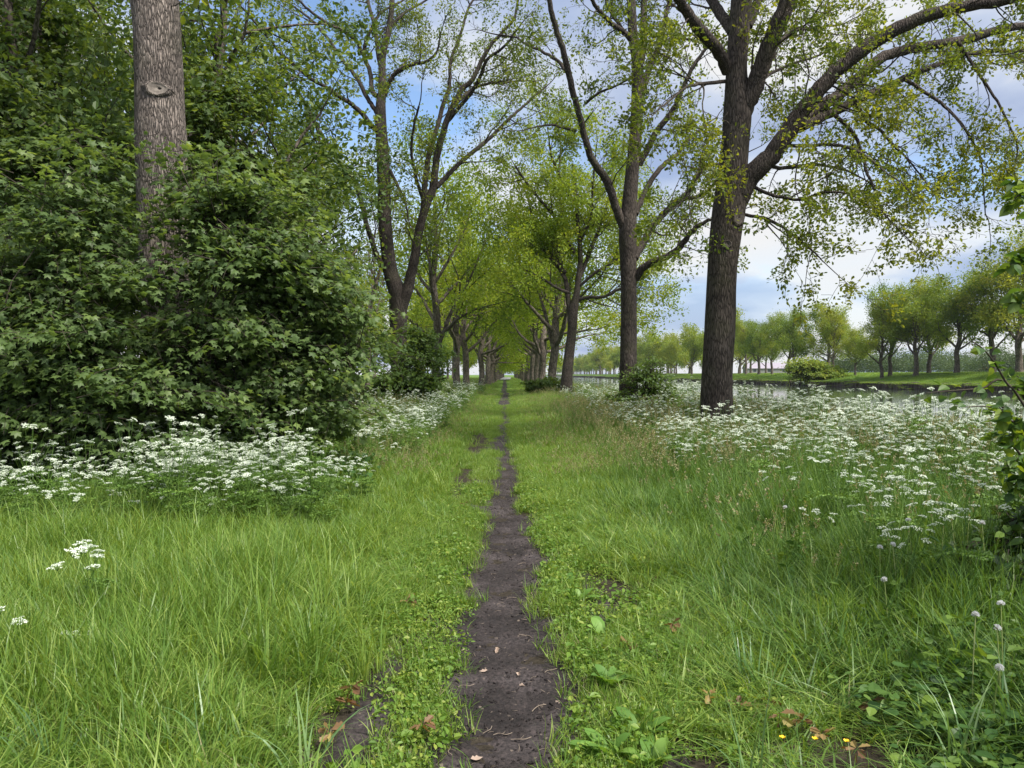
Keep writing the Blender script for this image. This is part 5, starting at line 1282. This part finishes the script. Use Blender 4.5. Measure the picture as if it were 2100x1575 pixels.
for k, (px, py, s, lab) in enumerate([(1235, 1300, .15, 'dock plant with upright pale leaves right of the path'), (1310, 1500, .16, 'large dock plant low at the bottom right of the path'), (1165, 1190, .11, 'small dock seedling where soil meets grass'), (1190, 1225, .12, 'dock plant just below the small seedling'),
        (1252, 1400, .15, 'dock plant with three broad tilted leaves beside the path'), (1250, 1540, .15, 'dock plant with tall folded leaf nearest the camera'), (1130, 1065, .12, 'farthest dock plant by the right path edge'), (1215, 1130, .11, 'dock plant in the worn grass right of the path'), (1345, 1560, .13, 'dock plant at the bottom edge right of the largest')]):
    dock(px, py, s, lab, k)
def coarse(px, py, h, label, k, n=12):
    d_ = F * EYE / (py - HOR); x = (px - CX) / F * d_
    mb = blades(MB(), n, .05, (h * .55, h), .012, 1.2, 980 + k, lean=.22, segs=6)
    o = link('grass_clump', mb.mesh('coarse_grass', [M_reed]), None, (x, d_, float(gz(x, d_)))); tag(o, label, 'grass clump', 'coarse grass clumps', kind='thing')
for k, (px, py, h, lab, n) in enumerate([(1545, 1640, .52, 'tall coarse blue green grass clump at the bottom right of the path', 9), (1535, 1420, .42, 'coarse grass clump with bent blades beside brown seedlings', 9), (620, 1640, .5, 'coarse grass clump at the bottom edge left of the path', 14), (430, 1600, .46, 'broad bladed grass clump at the bottom left', 13),
        (90, 1640, .48, 'coarse grass clump in the bottom left corner', 16), (500, 1350, .42, 'coarse upright grass clump in the middle of the left verge', 12), (1980, 1600, .55, 'coarse grass clump in the bottom right corner', 16), (2080, 1560, .5, 'coarse grass clump at the right edge under the dandelion clocks', 14), (1780, 1250, .5, 'coarse grass clump among the dandelion stalks', 12), (300, 1180, .4, 'coarse grass clump behind the lone white flowers', 10)]):
    coarse(px, py, h, lab, k, n)
def seedling(px, py, k):
    d_ = F * (EYE - .08) / (py - HOR); x = (px - CX) / F * d_; rs = np.random.default_rng(800 + k)
    o = empty('oak_seedling', (x, d_, float(gz(x, d_))), rs.uniform(0, 6)); tag(o, 'young oak seedling with reddish brown leaves in the right verge grass' if px > 1050 else 'young oak seedling with yellow brown leaves in the left verge grass', 'seedling', 'brown oak seedlings in the ' + ('right' if px > 1050 else 'left') + ' verge')
    h = rs.uniform(.07, .13); mb = MB(); tubes(mb, [(np.array([[0, 0, 0], [.004, .003, h * .5], [0, .004, h]]), np.array([.0016, .0013, .001]))], 4, 0)
    link('stem', mb.mesh('seedling_stem', [M_twig]), o)
    ml = MB(); n = 7; a = np.arange(n) * 2.4
    Q = np.stack([.006 * np.cos(a), .006 * np.sin(a), h * (.75 + .25 * np.arange(n) / n)], -1)
    leaves(ml, Q, .052, (OAK_V, OAK_F), 0, .8, np.clip(rs.normal(.4, .25, n), 0, 1), fwd=np.stack([np.cos(a), np.sin(a), -.25 + 0 * a], -1), fw=.95)
    link('leaves', ml.mesh('seedling_leaves', [M_brown]), o)
for k, (px, py) in enumerate([(1350, 1183), (1290, 1323), (1700, 1363), (1630, 1318), (1455, 1438), (1515, 1443), (1585, 1438), (1600, 1478), (1650, 1473), (1790, 1453), (1800, 1313), (1380, 1290), (1690, 1500), (50, 1203), (75, 1195), (370, 1273), (575, 1253), (610, 1293), (710, 1438), (675, 1513), (865, 1488), (835, 1233), (950, 1033), (720, 1425), (1760, 1535)]):
    seedling(px, py, k)
# nettles
def nettle(seed):
    rs = np.random.default_rng(seed); h = rs.uniform(.4, .6); mb = MB()
    tubes(mb, [(np.array([[0, 0, 0], [.02, .01, h * .5], [.01, .02, h]]), np.array([.0028, .0022, .0012]))], 4, 0)
    Q = []; D = []
    for i, z in enumerate(np.linspace(.08, 1, 8)):
        for s in (0, 1):
            a = (i % 2) * math.pi / 2 + s * math.pi + rs.normal(0, .2); Q.append([.012 * math.cos(a), .012 * math.sin(a), h * z]); D.append([math.cos(a), math.sin(a), -.15])
    Q = np.array(Q); sz = 1
    leaves(mb, Q, .085, (LEAF_V, LEAF_F), 1, 1.2, np.clip(.3 + .5 * np.repeat(np.linspace(0, 1, 8), 2) ** 3 + rs.normal(0, .08, 16), 0, 1), fwd=np.array(D), fw=.95)
    return mb.mesh('nettle', [M_stem, M_nettle])
NET = [nettle(900 + k) for k in range(3)]
k = 0
while k < 46:
    y = rnd.uniform(3.2, 7.5); x = rnd.uniform(1.7, .72 * y + .3)
    if x < 1.6 + .08 * (y - 3): continue
    o = link('nettle', NET[k % 3], None, (x, y, float(gz(x, y)))); o.rotation_euler = (rnd.gauss(0, .1), rnd.gauss(0, .1), rnd.uniform(0, 6.28)); s = rnd.uniform(.6, 1.05); o.scale = (s, s, s)
    tag(o, 'green stinging nettle in the leafy right corner below the flowers', 'nettle', 'nettles in the right corner'); k += 1
# crumbs of soil and bits of straw on the path
CRUMB = []
for k in range(4):
    rs = np.random.default_rng(950 + k); mb = MB()
    V = unit(np.array([[x_, y_, z_] for x_ in (-1, 0, 1) for y_ in (-1, 0, 1) for z_ in (-1, 0, 1) if (x_, y_, z_) != (0, 0, 0)], float))
    import bmesh as _b
    bm = _b.new(); _b.ops.create_icosphere(bm, subdivisions=2, radius=1)
    V = np.array([v.co[:] for v in bm.verts]); Fc = np.array([[v.index for v in f.verts] for f in bm.faces]); bm.free()
    V = V * (1 + .5 * (fbm(V[:, 0] * 1.6 + k, V[:, 1] * 1.6 + V[:, 2] * 1.3, 960 + k, 3) - .5) * 2)[:, None] * np.array([1, .8, .6])
    CRUMB.append(mb.add(V, Fc).mesh('soil_crumb', [M_soil], True))
mb = MB(); tubes(mb, [(np.array([[-1, 0, .1], [0, .15, .2], [1, 0, .1]]), np.array([.06, .07, .04]))], 4, 0); CRUMB.append(mb.mesh('straw', [M_drytwig]))
y = 2.2 + 10 * rng.random(9000) ** 1.4; x = path_center(y) + rng.normal(0, .33, 9000); n = len(x)
I = np.where(rng.random(n) < .06, 4, rng.integers(0, 4, n)); S = rng.lognormal(-5.5, .5, n); S = np.clip(np.where(I == 4, S * 3.2, S), .001, .022)
P = lay(x, y); P[:, 2] += .012 + (fbm(x * 7, y * 7, 11, 4) - .5) * .05
scatter('soil_crumbs', CRUMB, P, rots(n, .3), np.stack([S, S, S], -1), I, 'crumbs of dark soil and bits of straw strewn over the path', 'soil')

# litter on the bare soil
rs = np.random.default_rng(33)
LIT = []
for k in range(4):
    mb = MB(); V = OAK_V.copy(); V[:, 2] = V[:, 2] * 2 + .25 * np.sin(V[:, 0] * 3 + k); mb.add(V * .055, OAK_F); LIT.append(mb.mesh('fallen_leaf', [M_litter]))
TWG = []
for k in range(4):
    mb = MB(); P, Rr = smooth_line([np.array([-.05, 0, .004]), np.array([-.015, .008 * (-1) ** k, .008]), np.array([.02, -.006, .005]), np.array([.055, .01, .006])], [.0022, .002, .0018, .001], 3); tubes(mb, [(P, Rr)], 5, 0)
    tubes(mb, [(np.array([[.0, 0, .006], [.012, .012, .01], [.02, .03, .008]]), np.array([.0014, .001, .0007]))], 4, 0); TWG.append(mb.mesh('fallen_twig', [M_drytwig], True))
def on_soil(px, py):
    d_ = F * (EYE + .03) / (py - HOR); x = (px - CX) / F * d_
    return x, d_, float(gz(x, d_)) + .02
for k, (px, py) in enumerate([(1085, 1223), (1020, 1333), (1110, 1331), (982, 1385), (1078, 1412), (963, 1506), (962, 1495), (1140, 1448), (960, 1347), (1065, 1385), (1170, 1388), (1205, 1395), (1130, 1500), (1100, 1228), (1040, 1450), (990, 1560)]):
    o = link('fallen_leaf', LIT[k % 4], None, on_soil(px, py)); o.rotation_euler = (rs.normal(0, .2), rs.normal(0, .2), rs.uniform(0, 6)); s = rs.uniform(.5, .95); o.scale = (s, s, s)
    tag(o, 'pale dry fallen leaf lying on the dark soil of the path', 'fallen leaf', 'dry leaves on the path')
for k, (px, py) in enumerate([(1030, 1395), (1080, 1310), (1130, 1385), (1000, 1505), (1030, 1512), (1068, 1522), (1095, 1395), (1160, 1420), (1050, 1228), (1070, 1160), (1022, 1242), (1128, 1352), (920, 1555), (1105, 1460), (955, 1420), (1060, 1440), (1145, 1165), (1010, 1180)]):
    o = link('fallen_twig', TWG[k % 4], None, on_soil(px, py)); o.rotation_euler = (0, 0, rs.uniform(0, 6)); s = rs.uniform(.5, 1.1); o.scale = (s, s, s)
    tag(o, 'thin dry twig lying on the dark soil of the path', 'twig', 'dry twigs on the path')

# ------------------------------------------------------------------ the damp air
def haze():
    m, t = new_mat('haze')
    v = N(t, 'ShaderNodeVolumePrincipled', i={'Color': (0.86, 0.91, 0.97, 1), 'Density': 0.00009, 'Anisotropy': 0.2})
    o = N(t, 'ShaderNodeOutputMaterial'); t.links.new(v.outputs[0], o.inputs['Volume'])
    mb = MB()
    x0, x1, y0, y1, z0, z1 = -910, 910, -36, 2420, -3, 34
    V = np.array([[x, y, z] for z in (z0, z1) for y in (y0, y1) for x in (x0, x1)], float)
    mb.add(V, np.array([[0, 2, 3, 1], [4, 5, 7, 6], [0, 1, 5, 4], [2, 6, 7, 3], [0, 4, 6, 2], [1, 3, 7, 5]]))
    o = link('haze', mb.mesh('haze', [m])); tag(o, 'thin damp air paling the far trees', 'haze', kind='stuff')
haze()
